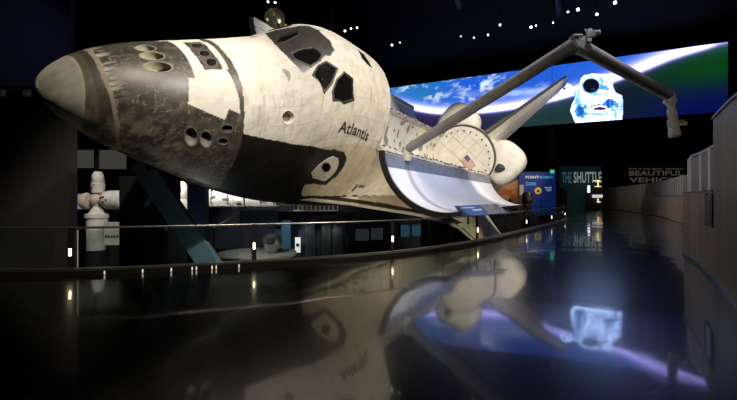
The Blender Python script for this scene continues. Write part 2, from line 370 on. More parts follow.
# nose and cabin skin
NX, NA = 380, 520
u = np.linspace(0, 1, NX); HX = 238.6 + (583.5 - 238.6) * (.55 * u + .45 * u ** 2.2)
fine = np.linspace(-math.pi, math.pi, 2001)
P0 = surf(HX[:, None], fine[None, :])
d = np.linalg.norm(np.diff(P0, axis=1), axis=2); cs = np.concatenate([np.zeros((NX, 1)), np.cumsum(d, 1)], 1)
HA = np.stack([np.interp(np.linspace(0, cs[i, -1], NA), cs[i], fine) for i in range(NX)])
SK = np.stack([np.linspace(0, cs[i, -1], NA) - cs[i, -1] / 2 for i in range(NX)])
GX = np.broadcast_to(HX[:, None], HA.shape)
PH = surf(GX, HA)
A = np.abs(HA); X = GX
skin = np.stack([X, SK], -1)
nz = blob(X, SK, 3, 5.) * .5 + blob(X, SK, 4, 2.2) * .3 + blob(X, SK, 5, 14.) * .4 - .1
capx = np.interp(A, [0, .44, .97, 1.25, 1.52, 1.91, 2.5, 3.15], [258.7, 259, 259, 259.2, 259.8, 261.3, 266, 270])
bandx = np.interp(A, [0, .2, .55, .82, 1.14, 1.36, 1.63, 2.2, 3.15], [268.2, 268.2, 269.3, 272, 275.1, 278, 282, 290, 296])
tint = np.broadcast_to(WHITE, X.shape + (3,)).copy()
# front module: dark tiles, then white felt and stripes
front = X < np.interp(A, [0, .1, .3, .57, .78, .93, 1.1, 3.2], [369, 369.5, 370.5, 371.9, 373, 374, 375, 375])
mod = lerp(np.broadcast_to(DARK, tint.shape), np.broadcast_to(DARK * 1.9, tint.shape), np.clip((nz - .42) * 2.2, 0, 1))
low = np.clip((A - .95) / .4, 0, 1) * np.clip((blob(X, SK, 9, 3.) - .55) * 4, 0, 1)
mod = lerp(mod, np.broadcast_to(np.array([.2, .17, .12]), tint.shape), low * .55)
tr_ = np.random.RandomState(5).rand(128, 256); ti = np.floor(X / 6).astype(int) % 128; tj = np.floor(SK / 6 + 128).astype(int) % 256
odd = tr_[ti, tj]; mod = mod * (.72 + .6 * odd)[..., None]
ed_ = ((X % 6 < .9) | (SK % 6 < .9)) & (np.random.RandomState(6).rand(128, 256)[ti, tj] > .72) & (blob(X, SK, 15, 1.6) > .5)
mod[ed_] = np.array([.2, .175, .13])
dot_ = (blob(X, SK, 16, 1.3) > .9); mod[dot_] = np.array([.24, .21, .16])
lo2 = np.clip((nz - .5) * 5, 0, 1) * np.clip((A - 1.1) / .25, 0, 1) * (X < 320)
mod = lerp(mod, np.broadcast_to(np.array([.24, .215, .165]), tint.shape), lo2 * .7)
streak = np.clip((blob(X * .25, SK, 11, 1.6) - .45) * 4, 0, 1) * np.clip(1 - (X - bandx) / 13, 0, 1) * (X > bandx) * np.clip((.95 - A) / .3, 0, 1)
mod = lerp(mod, np.broadcast_to(np.array([.5, .47, .4]), tint.shape), np.clip(streak * 1.1, 0, 1))
edge = (np.abs(X - bandx) < 1.3 + 1.5 * blob(X, SK, 12, 2.5))
mod[edge] = np.array([.3, .26, .19])
lo3 = np.clip((A - 1.4) / .18, 0, 1) * np.clip((2.05 - A) / .2, 0, 1) * np.clip((345 - X) / 20, 0, 1) * np.clip((nz - .3) * 4, 0, 1)
mod = lerp(mod, np.broadcast_to(np.array([.27, .24, .18]), tint.shape), lo3 * .8)
tint[front] = mod[front]
bnd = (X < bandx - .8)
bcol = lerp(np.broadcast_to(BAND, tint.shape), np.broadcast_to(BAND * .62, tint.shape), ((X - capx) / (bandx - capx) > .45).astype(float))
bcol = lerp(bcol, np.broadcast_to(np.array([.26, .235, .18]), tint.shape), np.clip((A - 1.2) / .25, 0, 1) * np.clip((nz - .3) * 3, 0, 1))
tint[bnd] = bcol[bnd]
for k in ('stripeW', 'stripe2', 'block'):
    m_ = inside([tuple(p) for p in F[k]], X, A) & front
    tint[m_] = WHITE * .97
# cap strip on crown joins both sides
tint[(A < .33) & (X > 331.5) & (X < 340.3)] = WHITE * .97
tint[(A < .28) & (X > 358) & (X < 363.5)] = WHITE * .95
ring = (X > np.interp(A, [0, .1, .3, .43, .63, .94, 1.2], [367, 366.6, 366.6, 367.7, 369, 371.3, 371])) & front & (A < 1.3)
tint[ring] = np.array([.075, .066, .052])
# belly and chine tiles
bel = [tuple(p) for p in F['belly'][:12]] + [(488.2, 1.66), (493.4, 1.69), (527, 1.745), (590, 1.73), (590, 3.3), (370, 3.3), (374, 1.0)]
mb_ = inside(bel, X, A) & ~front
tint[mb_] = lerp(np.broadcast_to(BLACK * .6, tint.shape), np.broadcast_to(BLACK * 1.3, tint.shape), np.clip(nz, 0, 1))[mb_]
tint[front & (A > 2.0) & (X > bandx)] = BLACK * 1.1
# weathering of the white, and warm light tinted into the lower side
wz = np.clip((blob(X, SK, 21, 22) * .6 + blob(X, SK, 22, 7) * .4 - .5) * 2.2, 0, 1)
wm = ~front & ~mb_
tint[wm] = lerp(tint, np.broadcast_to(BEIGE, tint.shape), wz * .45)[wm]
bei = wm & (A > 1.22)  # beige lower side: warm, weaker light put into the paint
tint[bei] = lerp(np.broadcast_to(BEIGE, tint.shape), np.broadcast_to(BEIGE * .86, tint.shape), wz)[bei]
for xs_, wd_ in ((392, .8), (418, .6), (455, .7), (497, .7), (530, .9), (560, .8)):
    tint[wm & (np.abs(X - xs_) < wd_) & (A > .62)] *= .82
for a0_, wd_ in ((.74, .006), (.93, .005), (1.13, .006)):
    tint[wm & (np.abs(A - a0_ - .00012 * (X - 400)) < wd_) & (blob(X, SK, 33, 30) > .35)] *= .84
drip = np.clip((blob(X, SK * .18, 34, 2.2) - .62) * 4, 0, 1) * np.clip((A - .35) / .3, 0, 1)
tint[wm] = lerp(tint, tint * np.array([.82, .8, .76]), drip)[wm]
tint[wm & (blob(X, SK, 35, 6) > .9)] *= .88
speck = (blob(X, SK, 31, 1.1) > .93) & wm
tint[speck] *= .75
ck = inside([tuple(p) for p in F['cockpit']], X, HA) | inside([(x, -a) for x, a in F['cockpit']], X, HA)
tint[ck & wm] = np.array([.058, .052, .047])
for k in ('patch',):
    m_ = inside([tuple(p) for p in F[k]], X, A); tint[m_] = np.array([.33, .31, .29])
iscap = X < capx
tint[iscap] = lerp(np.broadcast_to(CAP, tint.shape), np.broadcast_to(CAP * .7, tint.shape), np.clip((blob(X, SK, 41, 9.) - .45) * 2.5, 0, 1))[iscap]
tint[iscap & (X > capx - 1.6)] = CAP * 1.12

HOLES = [k for k in ('F1F', 'F3F', 'F2F', 'F2U', 'F3U', 'F1U', 'F2D', 'F4D', 'F1L', 'F3L', 'tracker', 'W1', 'W2', 'W3', 'W4', 'overhead')]
openings = {k: [tuple(p) for p in F[k]] for k in HOLES}
for k in ('F2D', 'F4D', 'F1L', 'F3L', 'tracker', 'W1', 'W2', 'overhead'): openings[k + 'm'] = mirror(openings[k])
ii, jj = np.meshgrid(np.arange(NX - 1), np.arange(NA - 1), indexing='ij')
cx = (X[ii, jj] + X[ii + 1, jj + 1]) / 2; ca = (HA[ii, jj] + HA[ii + 1, jj + 1]) / 2
keep = np.ones(cx.shape, bool)
for k, p in openings.items(): keep &= ~inside(p, cx, ca)
faces = np.stack([ii * NA + jj, (ii + 1) * NA + jj, (ii + 1) * NA + jj + 1, ii * NA + jj + 1], -1)
cp = np.abs(ca); capf = cx < np.interp(cp, [0, .44, .97, 1.25, 1.52, 1.91, 2.5, 3.15], [258.7, 259, 259, 259.2, 259.8, 261.3, 266, 270])
PV = PH.reshape(-1, 3); TV = tint.reshape(-1, 3); SV = skin.reshape(-1, 2)
skin_object('forward_fuselage', PV, TV, SV, faces[keep & ~capf].reshape(-1, 4), M['tiles'])
cap_mat = tile_mat('nose_cap_carbon', 400, 400, 1., 0., .12); 
skin_object('nose_cap', PV, TV, SV, faces[keep & capf].reshape(-1, 4), cap_mat)['label'] = 'smooth grey nose cap'

def outline(poly, k, off):
    p = np.array(poly, float); c = p.mean(0); q = c + (p - c) * k
    n = normal(q[:, 0], q[:, 1]); return surf(q[:, 0], q[:, 1]) + n * off, n, c
def centre(poly):
    c = np.array(poly, float).mean(0); return surf(c[0], c[1]), normal(np.array([c[0]]), np.array([c[1]]))[0]
def ring_mesh(mb, poly, prof, mi=0):
    rings = [[loc(p) for p in outline(poly, k, off)[0]] for k, off in prof]
    mb.loft(rings, (False, False), mi=mi)

def nozzle(poly, name, ax, depth, mats, sc=.42, lip=(1.2, .25)):
    mb = MB(); ring_mesh(mb, poly, [(lip[0], -.1), (lip[0] - .03, lip[1]), (1.02, lip[1] + .1), (.95, .0)])
    pts, n, c = outline(poly, .95, 0.); ce = pts.mean(0); ax = np.array(ax, float); ax /= np.linalg.norm(ax)
    rings = [[loc(p) for p in pts]]
    for t in (.35, .7, 1.):
        rings.append([loc(ce + (p - ce) * (1 - (1 - sc) * t) + ax * depth * t) for p in pts])
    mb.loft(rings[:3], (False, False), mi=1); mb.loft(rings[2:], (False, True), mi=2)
    return mb.build(name, mats, orb, smooth=True)
def invn(poly): return -centre(poly)[1]
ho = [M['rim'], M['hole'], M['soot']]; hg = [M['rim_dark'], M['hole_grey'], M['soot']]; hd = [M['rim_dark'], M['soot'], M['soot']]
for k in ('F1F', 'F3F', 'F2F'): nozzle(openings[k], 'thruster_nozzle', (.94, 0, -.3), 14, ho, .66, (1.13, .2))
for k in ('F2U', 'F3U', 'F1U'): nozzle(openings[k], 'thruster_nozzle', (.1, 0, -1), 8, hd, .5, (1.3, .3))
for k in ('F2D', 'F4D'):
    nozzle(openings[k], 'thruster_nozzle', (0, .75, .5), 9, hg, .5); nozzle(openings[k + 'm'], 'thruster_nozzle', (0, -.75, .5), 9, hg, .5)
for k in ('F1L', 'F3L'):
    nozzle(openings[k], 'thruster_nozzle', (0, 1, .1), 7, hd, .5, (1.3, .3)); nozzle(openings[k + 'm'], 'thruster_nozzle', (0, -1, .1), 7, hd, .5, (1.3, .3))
for k in ('tracker', 'trackerm'):
    nozzle(openings[k], 'star_tracker_well', invn(openings[k]), 5, [M['white'], M['white_hatch'], M['rim']], .55, (1.15, .3))

def window(poly, name='cockpit_window'):
    mb = MB(); ring_mesh(mb, poly, [(1.13, -.1), (1.11, .35), (1.0, .6), (.93, .35), (.9, -1.2)])
    f = mb.build(name, M['frame_black'], orb, smooth=False)
    pts = outline(poly, .93, -1.)[0]; m2 = MB(); c = pts.mean(0)
    inner = [loc(p) for p in pts] ; back = [loc(p - (centre(poly)[1]) * .6) for p in pts]
    m2.loft([back, inner], (True, True)); m2.build('window_pane', M['pane'], f)
    return f
for k in ('W1', 'W2', 'W3', 'W4', 'W1m', 'W2m'): window(openings[k])
for k in ('overhead', 'overheadm'): window(openings[k], 'overhead_window')

# side hatch with its round window
hp = [tuple(p) for p in F['hatch']]
mb = MB(); ring_mesh(mb, hp, [(1.0, -.2), (.985, .45), (.6, .5), (.3, .5), (.02, .5)])
hatch = mb.build('crew_hatch', M['white_hatch'], orb, smooth=False); hatch['label'] = 'white crew hatch in the black side tiles'
hw = [tuple(p) for p in F['hatchwin']]
mb = MB(); ring_mesh(mb, hw, [(1.05, .3), (1.0, .85), (.85, .9), (.8, .6)]); ring_mesh(mb, hw, [(.8, .6), (.4, .6), (.02, .6)], 1)
mb.build('hatch_window', [M['frame_black'], M['pane']], hatch)

# name on the side
vs, fs = text_geo('Atlantis')
x0 = min(v.x for v in vs); x1 = max(v.x for v in vs); y1 = max(v.y for v in vs)
q = np.array([[(v.x - x0) / (x1 - x0), v.y / y1] for v in vs])
bl, br_, tl, tr = np.array([484.8, 1.087]), np.array([546.5, 1.176]), np.array([484.1, .985]), np.array([545, 1.062])
pa = (bl * (1 - q[:, :1]) + br_ * q[:, :1]) * (1 - q[:, 1:]) + (tl * (1 - q[:, :1]) + tr * q[:, :1]) * q[:, 1:]
pp = surf(pa[:, 0], pa[:, 1]) + normal(pa[:, 0], pa[:, 1]) * .35
mb = MB(); mb.add([loc(p) for p in pp], fs); mb.build('name_lettering', M['ink'], orb, recalc=False)['label'] = 'dark lettering of the name'

# mid body: outer skin round the bay
def strip_skin(name, sections, colour, material, du=None, parent=orb):
    """sections: (nx, na, 3) inches"""
    Pn = np.array(sections); nx, na = Pn.shape[:2]
    dd = np.linalg.norm(np.diff(Pn, axis=1), axis=2); arc = np.concatenate([np.zeros((nx, 1)), np.cumsum(dd, 1)], 1)
    sk = np.stack([Pn[..., 0], arc], -1)
    t = colour(Pn, sk)
    i, j = np.meshgrid(np.arange(nx - 1), np.arange(na - 1), indexing='ij')
    fc = np.stack([i * na + j, (i + 1) * na + j, (i + 1) * na + j + 1, i * na + j + 1], -1).reshape(-1, 4)
    return skin_object(name, Pn.reshape(-1, 3), t.reshape(-1, 3), sk.reshape(-1, 2), fc, material, parent)
mx_ = np.linspace(583, 1307, 240)
z584 = surf(583.5, np.linspace(1.2, 2 * math.pi - 1.2, 260))
z584 = z584[z584[:, 2] < 411]
sec = np.broadcast_to(z584[None], (240,) + z584.shape).copy(); sec[..., 0] = mx_[:, None]
MARKS = [(593, 599, 329, 341), (602, 622, 337.5, 342)]
def side_col(Pn, sk):
    z = Pn[..., 2]; n_ = blob(sk[..., 0], sk[..., 1], 51, 16) * .6 + blob(sk[..., 0], sk[..., 1], 52, 5) * .4
    t = lerp(np.broadcast_to(WHITE * .98, Pn.shape), np.broadcast_to(BEIGE, Pn.shape), np.clip((n_ - .3) * 1.6, 0, 1))
    for (xa, xb, za, zb2) in MARKS: t[(Pn[..., 0] > xa) & (Pn[..., 0] < xb) & (z > za) & (z < zb2) & (Pn[..., 1] < 0)] = BLACK * 2
    t[z < 322 - 6 * (np.floor(sk[..., 0] / 16) % 2)] = BLACK
    return t
strip_skin('mid_fuselage', sec, side_col, M['tiles'])
# bay lining
th = np.linspace(-math.pi / 2, math.pi / 2, 90)
sec = np.stack([np.stack([np.full(90, x), -98 * np.sin(th), 409 - 100 * np.cos(th)], -1) for x in np.linspace(583, 1306, 240)])
def bay_col(Pn, sk):
    n_ = blob(sk[..., 0], sk[..., 1], 61, 13); t = np.broadcast_to(np.array([.66, .63, .56]), Pn.shape).copy()
    t[(n_ > .74)] = np.array([.22, .2, .17]); t[(np.abs(sk[..., 0] % 60 - 30) < 1.3)] *= .6
    return t
strip_skin('bay_lining', sec, bay_col, M['blanket'])
# forward bay wall and cabin back
arc = surf(583.5, np.linspace(-1.35, 1.35, 60)); arc = arc[arc[:, 2] > 405]
mb = MB(); bk = [loc(p) for p in arc] + [loc((583.5, -98 * math.sin(t), 409 - 100 * math.cos(t))) for t in np.linspace(math.pi / 2, -math.pi / 2, 40)]
mb.add(bk, [tuple(range(len(bk)))]); mb.build('cabin_back_wall', M['white'], orb)
# sills: rails with latches down both sides
for sgn in (-1, 1):
    mb = MB()
    mb.box(loc((945, sgn * 103, 412)), (724 * IN, 13 * IN, 7 * IN))
    so = mb.build('sill_rail', M['sill'], orb)
    for k in range(34):
        xx = 598 + k * 21 + random.uniform(-4, 4)
        MB().box(loc((xx, sgn * (101 + random.uniform(-4, 4)), 416)), (random.uniform(3, 7) * IN, random.uniform(2, 5) * IN, random.uniform(2, 4) * IN)).build('latch', M['latch'] if k % 3 else M['fitting'], so)
# aft bay wall (bulkhead) with its rim, and the flag on it
yz = [(-100, 300)] + [(-104, 330), (-105, 370)] + [(-105 * math.sin(t), 410 + 90 * math.cos(t)) for t in np.linspace(math.pi / 2, -math.pi / 2, 41)] + [(105, 370), (104, 330), (100, 300)]
mb = MB(); mb.loft([[loc((1304, y, z)) for y, z in yz], [loc((1312, y, z)) for y, z in yz]], (True, True))
for k in range(12):
    t = -1.45 + k * .26
    mb.box(loc((1302.5, -88 * math.sin(t), 408 + 75 * math.cos(t))), (2.5 * IN, 4 * IN, 4 * IN), mi=1)
for y in (-70, -35, 0, 35, 70): mb.box(loc((1303.6, y, 420)), (1.2 * IN, 1.4 * IN, (150 - abs(y)) * IN), mi=2)
for z in (390, 430, 465): mb.box(loc((1303.6, 0, z)), (1.2 * IN, 2 * math.sqrt(max(1, 100 ** 2 - (max(0, z - 410) * 1.15) ** 2)) * IN, 1.2 * IN), mi=2)
bulk = mb.build('aft_bulkhead', [M['white'], M['fitting'], M['beige']], orb)
mb = MB(); mb.tube([loc((1304, -104 * math.sin(t), 410 + 91 * math.cos(t))) for t in np.linspace(math.pi / 2, -math.pi / 2, 41)], 3.2 * IN, 8)
mb.build('bulkhead_seal', M['fin_edge'], bulk)
fo = np.array([1301., -8., 418.]); fx = np.array([0, -.985, -.17]); fy = np.array([0, -.17, .985])
mb = MB(); W_, H_ = 46., 27.
def fq(u0, u1, v0, v1, off, mi):
    ps = [fo + fx * u0 + fy * v0, fo + fx * u1 + fy * v0, fo + fx * u1 + fy * v1, fo + fx * u0 + fy * v1]
    mb.add([loc(p + np.array([-off, 0, 0])) for p in ps], [(0, 1, 2, 3)], mi)
for k in range(13): fq(0, W_, -H_ * (k + 1) / 13, -H_ * k / 13, 0, k % 2)
fq(0, W_ * .42, -H_ * 7 / 13, 0, .4, 2)
for r_ in range(5):
    for c_ in range(5):
        fq(W_ * .42 * (c_ + .3) / 5, W_ * .42 * (c_ + .6) / 5, -H_ * 7 / 13 * (r_ + .65) / 5, -H_ * 7 / 13 * (r_ + .35) / 5, .6, 1)
mb.build('flag_marking', [M['flag_red'], M['flag_white'], M['flag_blue']], bulk, recalc=False)['label'] = 'striped flag with a starred blue canton'

# aft body, engine pods, fin
def sect(x, w_, zt, zb, n=3.2, cy=0, N=64):
    zc = (zt + zb) / 2; hh = (zt - zb) / 2; t = np.linspace(0, 2 * math.pi, N, endpoint=False)
    return [(x, cy + w_ * np.sign(np.sin(a)) * abs(np.sin(a)) ** (2 / n), zc + hh * np.sign(np.cos(a)) * abs(np.cos(a)) ** (2 / n)) for a in t]
mb = MB(); mb.loft([[loc(p) for p in sect(x, w_, zt, zb)] for x, w_, zt, zb in ((1311, 104, 497, 272), (1360, 112, 500, 272), (1450, 122, 505, 274), (1530, 124, 505, 280), (1540, 115, 495, 290))])
mb.build('aft_fuselage', M['white'], orb, smooth=True)
for sgn in (-1, 1):
    rs = []
    for x, r_ in ((1309, 32), (1312, 48), (1318, 58), (1330, 64), (1345, 66), (1364, 65), (1374, 61), (1379, 52)):
        rs.append([loc((x, sgn * 98 + r_ * 1.0 * np.sin(t) * (abs(np.sin(t)) ** -.25 if abs(np.sin(t)) > 1e-6 else 1), 466 + r_ * 1.06 * np.cos(t) * (abs(np.cos(t)) ** -.25 if abs(np.cos(t)) > 1e-6 else 1))) for t in np.linspace(0, 2 * math.pi, 40, endpoint=False)])
    mb = MB(); mb.loft(rs); pod = mb.build('engine_pod', M['white'], orb, smooth=True)
    m2 = MB(); m2.lathe(loc((1311, sgn * 114, 452)), (-.6, sgn * .7, -.35), [(-.3, .3), (.0, .4), (.2, .34), (.26, .12)], 18); m2.build('dark_fairing', M['fitting'], pod, smooth=True)  # dark round spot on the front of the pod
rs = []
for xl, xt, z, t_ in ((1312, 1570, 500, 13), (1588, 1694, 812, 5), (1596, 1690, 817, 3)):
    pr_ = []
    for k, (s_, th_) in enumerate(((0, 0), (.06, .45), (.3, 1), (.6, .9), (1, .25), (1, -.25), (.6, -.9), (.3, -1), (.06, -.45))):
        pr_.append(loc((xl + (xt - xl) * s_, t_ * th_, z)))
    rs.append(pr_)
mb = MB(); mb.loft(rs); fin = mb.build('tail_fin', M['white'], orb)
mb = MB(); mb.tube([loc((1308, 0, 500)), loc((1585, 0, 811)), loc((1596, 0, 818))], [.19, .1, .06], 10); mb.build('fin_leading_edge', M['fin_edge'], fin, smooth=True)
mb = MB(); mb.box(loc((1535, 0, 560)), (.03, .63, .06), Matrix.Rotation(.4, 3, 'Y')); mb.beam(loc((1500, 0, 566)), loc((1655, 0, 806)), .03, .28, (0, 1, 0)); mb.build('rudder_gap', M['fin_edge'], fin)

# wings
LE = [(97, 455), (113, 600), (146, 800), (178, 970), (192, 1022), (240, 1068), (300, 1125), (384, 1207), (450, 1270), (468, 1300)]
def wing(sgn):
    ys = np.interp(np.linspace(0, 1, 110), np.linspace(0, 1, len(LE)), [p[0] for p in LE]); xle = np.interp(ys, [p[0] for p in LE], [p[1] for p in LE])
    xte = np.interp(ys, [95, 468], [1446, 1365])
    ph = np.linspace(0, 2 * math.pi, 121)[:-1]; ph = np.append(ph, 2 * math.pi)
    secs = []
    for y, a, b in zip(ys, xle, xte):
        c = b - a; x = .5 * (1 + np.cos(ph)); T = min(46, .085 * c + 6)
        yt = 5 * (.2969 * np.sqrt(np.clip(x, 0, 1)) - .126 * x - .3516 * x ** 2 + .2843 * x ** 3 - .1015 * x ** 4) * T / 1.0
        up = np.where(ph <= math.pi, 1, -.55); zc = np.interp(y, [95, 150, 184, 240, 468], [309, 308, 299, 291, 301])
        secs.append(np.stack([a + x * c, np.full_like(x, sgn * y), zc + up * yt * .55], -1))
    Pn = np.array(secs)
    def wc(Pn, sk):
        t = np.broadcast_to(BEIGE * 1.02, Pn.shape).copy(); lo = np.broadcast_to(ph > math.pi, Pn.shape[:2])
        dx = Pn[..., 0] - xle[:, None]
        t[lo] = BLACK * .8
        gl = (np.abs(Pn[..., 1]) < 188)
        t[(dx < np.where(gl, 55, 13)) & ~lo] = BLACK * 1.6
        t[(dx < np.where(gl, 12, 7))] = np.array([.42, .39, .31])  # grey edge; on the glove its paleness carries light from below
        t[(Pn[..., 0] > xte[:, None] - 60) & ~lo & (Pn[..., 0] < xte[:, None] - 57)] *= .4
        return t
    Pn2 = Pn.copy()
    o = strip_skin('wing', Pn2, wc, M['tiles'])
    return o
wing(-1); wing(1)

# bay doors: shells hinged on the sills, lined with radiators
def door(sgn, tilt, chord=136., sag=27., x0=584., x1=1306., edge=6.5):
    R_ = (chord ** 2 / 4 + sag ** 2) / (2 * sag); half = math.asin(chord / 2 / R_); cen = (chord / 2, R_ - sag)
    def pt(x, s, off):          # s 0..1 from hinge to free edge, off inwards
        a = -half + 2 * half * s; r = R_ - off; y = cen[0] + r * math.sin(a); z = cen[1] - r * math.cos(a)
        ct, st_ = math.cos(tilt), math.sin(tilt)
        return loc((x, sgn * (106 + y * ct - z * st_), 411 + y * st_ + z * ct))
    N = 36; ss = [i / N for i in range(N + 1)]
    mb = MB(); mb.loft([[pt(x, s, 0) for s in ss] + [pt(x, s, 4) for s in reversed(ss)] for x in np.linspace(x0, x1, 6)])
    d_ = mb.build('payload_bay_door', M['white'], orb, smooth=True)
    gaps = [x0 + 4, x0 + 182, x0 + 362, x0 + 542, x1 - 3]
    for a_, b_ in zip(gaps, gaps[1:]):
        m2 = MB(); sr = [.17 + .82 * i / 24 for i in range(25)]
        m2.loft([[pt(x, s, 4.2) for s in sr] + [pt(x, s, 6.) for s in reversed(sr)] for x in (a_ + .5, b_ - .5)])
        m2.build('radiator_panel', M['radiator'], d_, smooth=True)
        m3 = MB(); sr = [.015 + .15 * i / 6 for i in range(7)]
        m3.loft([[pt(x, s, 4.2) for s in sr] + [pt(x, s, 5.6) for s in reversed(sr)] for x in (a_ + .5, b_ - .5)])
        m3.build('hinge_panel', M['hinge_panel'], d_, smooth=True)  # grey strip stands in for shade and reflection along the hinge
    m4 = MB(); m4.loft([[pt(x, s, -1.) for s in ss] + [pt(x, s, 6.2) for s in reversed(ss)] for x in (x0 - edge, x0)])
    if sgn < 0: m4.loft([[pt(x, s, -1) for s in (.985, 1.015)] + [pt(x, s, 6.) for s in (1.015, .985)] for x in (x0, x1)])
    else:
        m5 = MB(); m5.loft([[pt(x, s, -1) for s in (.9, .95, 1.0)] + [pt(x, s, 7.5) for s in (1.0, .95, .9)] for x in (x0, x1)]); m5.build('door_edge_frame', M['white'], d_)
    m4.build('door_edge_seal', M['seal'], d_)
    return d_
door(-1, 0.02); door(1, 0., 152, 29, 580, 1306, 5.)

# dish antenna beside the cabin on the far sill
mb = MB(); dc = Vector(loc((577, 203, 441))); ax = Vector((-.75, -.55, .35)).normalized()
mb.lathe(dc - ax * .12, ax, [(0, .05), (.02, .2), (.07, .33), (.14, .4), (.2, .42), (.2, .4), (.13, .34), (.08, .2), (.06, .02)], 28)
dish = mb.build('dish_antenna', M['bronze'], orb, smooth=True)
mb = MB(); mb.tube([dc + ax * .02, dc + ax * .34], .03, 8); mb.lathe(dc + ax * .3, ax, [(0, .08), (.1, .09), (.14, .04)], 12); mb.build('antenna_feed', M['bronze'], dish, smooth=True)
mb = MB(); mb.tube([dc - ax * .1, Vector(loc((592, 160, 425))), Vector(loc((590, 108, 414)))], .07, 8); mb.build('antenna_boom', M['fitting'], dish)
mb = MB(); mb.beam(Vector(loc((574, 172, 446))), Vector(loc((578, 146, 446))), .16, .12); mb.build('yellow_bracket', M['yellow'], dish, bevel=.02)['label'] = 'yellow bracket'

# long manipulator arm over the walkway
def wpt(px, py, D): return Vector(((px - 368.5) / 365.3 * D, D, 1.65 + (198 - py) / 365.3 * D))
sh, el, wr, en = Vector((1.55, 14.95, 3.62)), Vector((6.22, 11.0, 6.29)), Vector((11.2, 13.6, 5.45)), Vector((11.32, 13.5, 3.95))
d1 = (el - sh).normalized(); d2 = (wr - el).normalized(); d3 = (en - wr).normalized()
mb = MB(); mb.tube([sh, sh + d1 * .3, el - d1 * .25, el], [.15, .19, .205, .2], 16)
arm = mb.build('robot_arm', M['boom'], orb, smooth=True, world=True); arm['label'] = 'long grey jointed arm reaching over the walkway'
arm_parts = []
mb = MB(); mb.lathe(sh - Vector((0, 0, .45)), (0, 0, 1), [(0, .22), (.15, .22), (.2, .17), (.55, .17), (.6, .1)], 16); mb.build('shoulder_joint', M['boom_white'], arm, smooth=True, world=True)
mb = MB(); mb.beam(el - d1 * .35, el + Vector((.1, 0, .02)), .36, .36); mb.beam(el - Vector((.05, 0, 0)), el + d2 * .45, .36, .36); mb.box(el + Vector((.02, 0, .2)), (.3, .3, .1)); mb.build('elbow_joint', M['boom'], arm, world=True, bevel=.04)
mb = MB(); mb.tube([el + d2 * .2, el + d2 * .5, wr - d2 * .4, wr], [.2, .205, .19, .17], 16); mb.build('lower_boom', M['boom'], arm, smooth=True, world=True)
cb = el + d2 * .12 + Vector((0, 0, .12)); ct_ = wpt(591, 35, 11.0)
mb = MB(); mb.beam(cb, ct_ - Vector((.05, 0, .02)), .1, .1); mb.box(ct_ - Vector((.1, 0, .18)), (.12, .2, .1))
mb.beam(ct_ - Vector((.13, 0, .0)), ct_ + Vector((.1, -.08, .02)), .15, .16); mb.lathe(ct_ + Vector((.06, -.08, .02)), (.8, -.6, -.1), [(0, .06), (.12, .075), (.15, .05)], 12); mb.box(ct_ + Vector((-.05, 0, .13)), (.12, .1, .09)); mb.tube([ct_ + Vector((-.1, 0, .05)), ct_ + Vector((-.16, .05, .2))], .02, 6); mb.build('elbow_camera', M['boom_white'], arm, world=True)
mb = MB(); mb.lathe(wr + Vector((0, 0, .12)), d3, [(0, .12), (.1, .17), (.3, .19), (.42, .16), (.5, .12), (.62, .12), (.66, .15), (.95, .15), (1.0, .13)], 18)
mb.beam(wr + d3 * .22 + Vector((-.22, 0, 0)), wr + d3 * .22 + Vector((.2, 0, 0)), .14, .14); mb.build('wrist_joint', M['boom_white'], arm, smooth=True, world=True)
mb = MB(); e0 = wr + d3 * .86
mb.lathe(e0, d3, [(0, .14), (.05, .17), (.42, .165), (.46, .19), (.66, .19), (.7, .15), (.7, .11), (.5, .1)], 20); mb.beam(e0 + d3 * .22 + Vector((.16, 0, 0)), e0 + d3 * .22 + Vector((.42, -.1, .02)), .08, .12); mb.beam(e0 + d3 * .1 + Vector((.16, 0, 0)), e0 + d3 * .1 + Vector((.34, -.1, .02)), .05, .05)
mb.build('end_effector', M['boom_white'], arm, smooth=True, world=True)
# outlines of the picture on the giant screen, taken from image pixels and turned into metres from its right end and from its bottom edge
LIMB=[[39.76,8.32],[35.22,5.7],[31.7,3.98],[30.61,3.48],[26.35,2.54],[21.16,2.26],[16.45,2.56],[13.86,2.93],[9.17,4.15],[6.96,4.85],[4.07,5.84],[1.65,6.35],[-0.0,6.62]]
BODY=[[11.85,4.69],[11.53,5.01],[10.81,5.04],[9.64,4.84],[9.1,4.31],[9.03,3.57],[8.8,2.82],[8.2,2.39],[8.15,1.57],[8.2,-0.12],[12.34,-0.13],[12.87,1.33],[12.67,2.16],[12.42,2.7],[12.51,3.27],[12.75,3.68],[12.34,4.0],[12.02,4.05]]
GLOVE=[[13.92,3.54],[13.75,4.09],[13.33,4.42],[12.84,4.16],[12.59,3.85],[12.34,3.53],[12.75,3.21],[13.33,3.18],[13.67,3.13]]
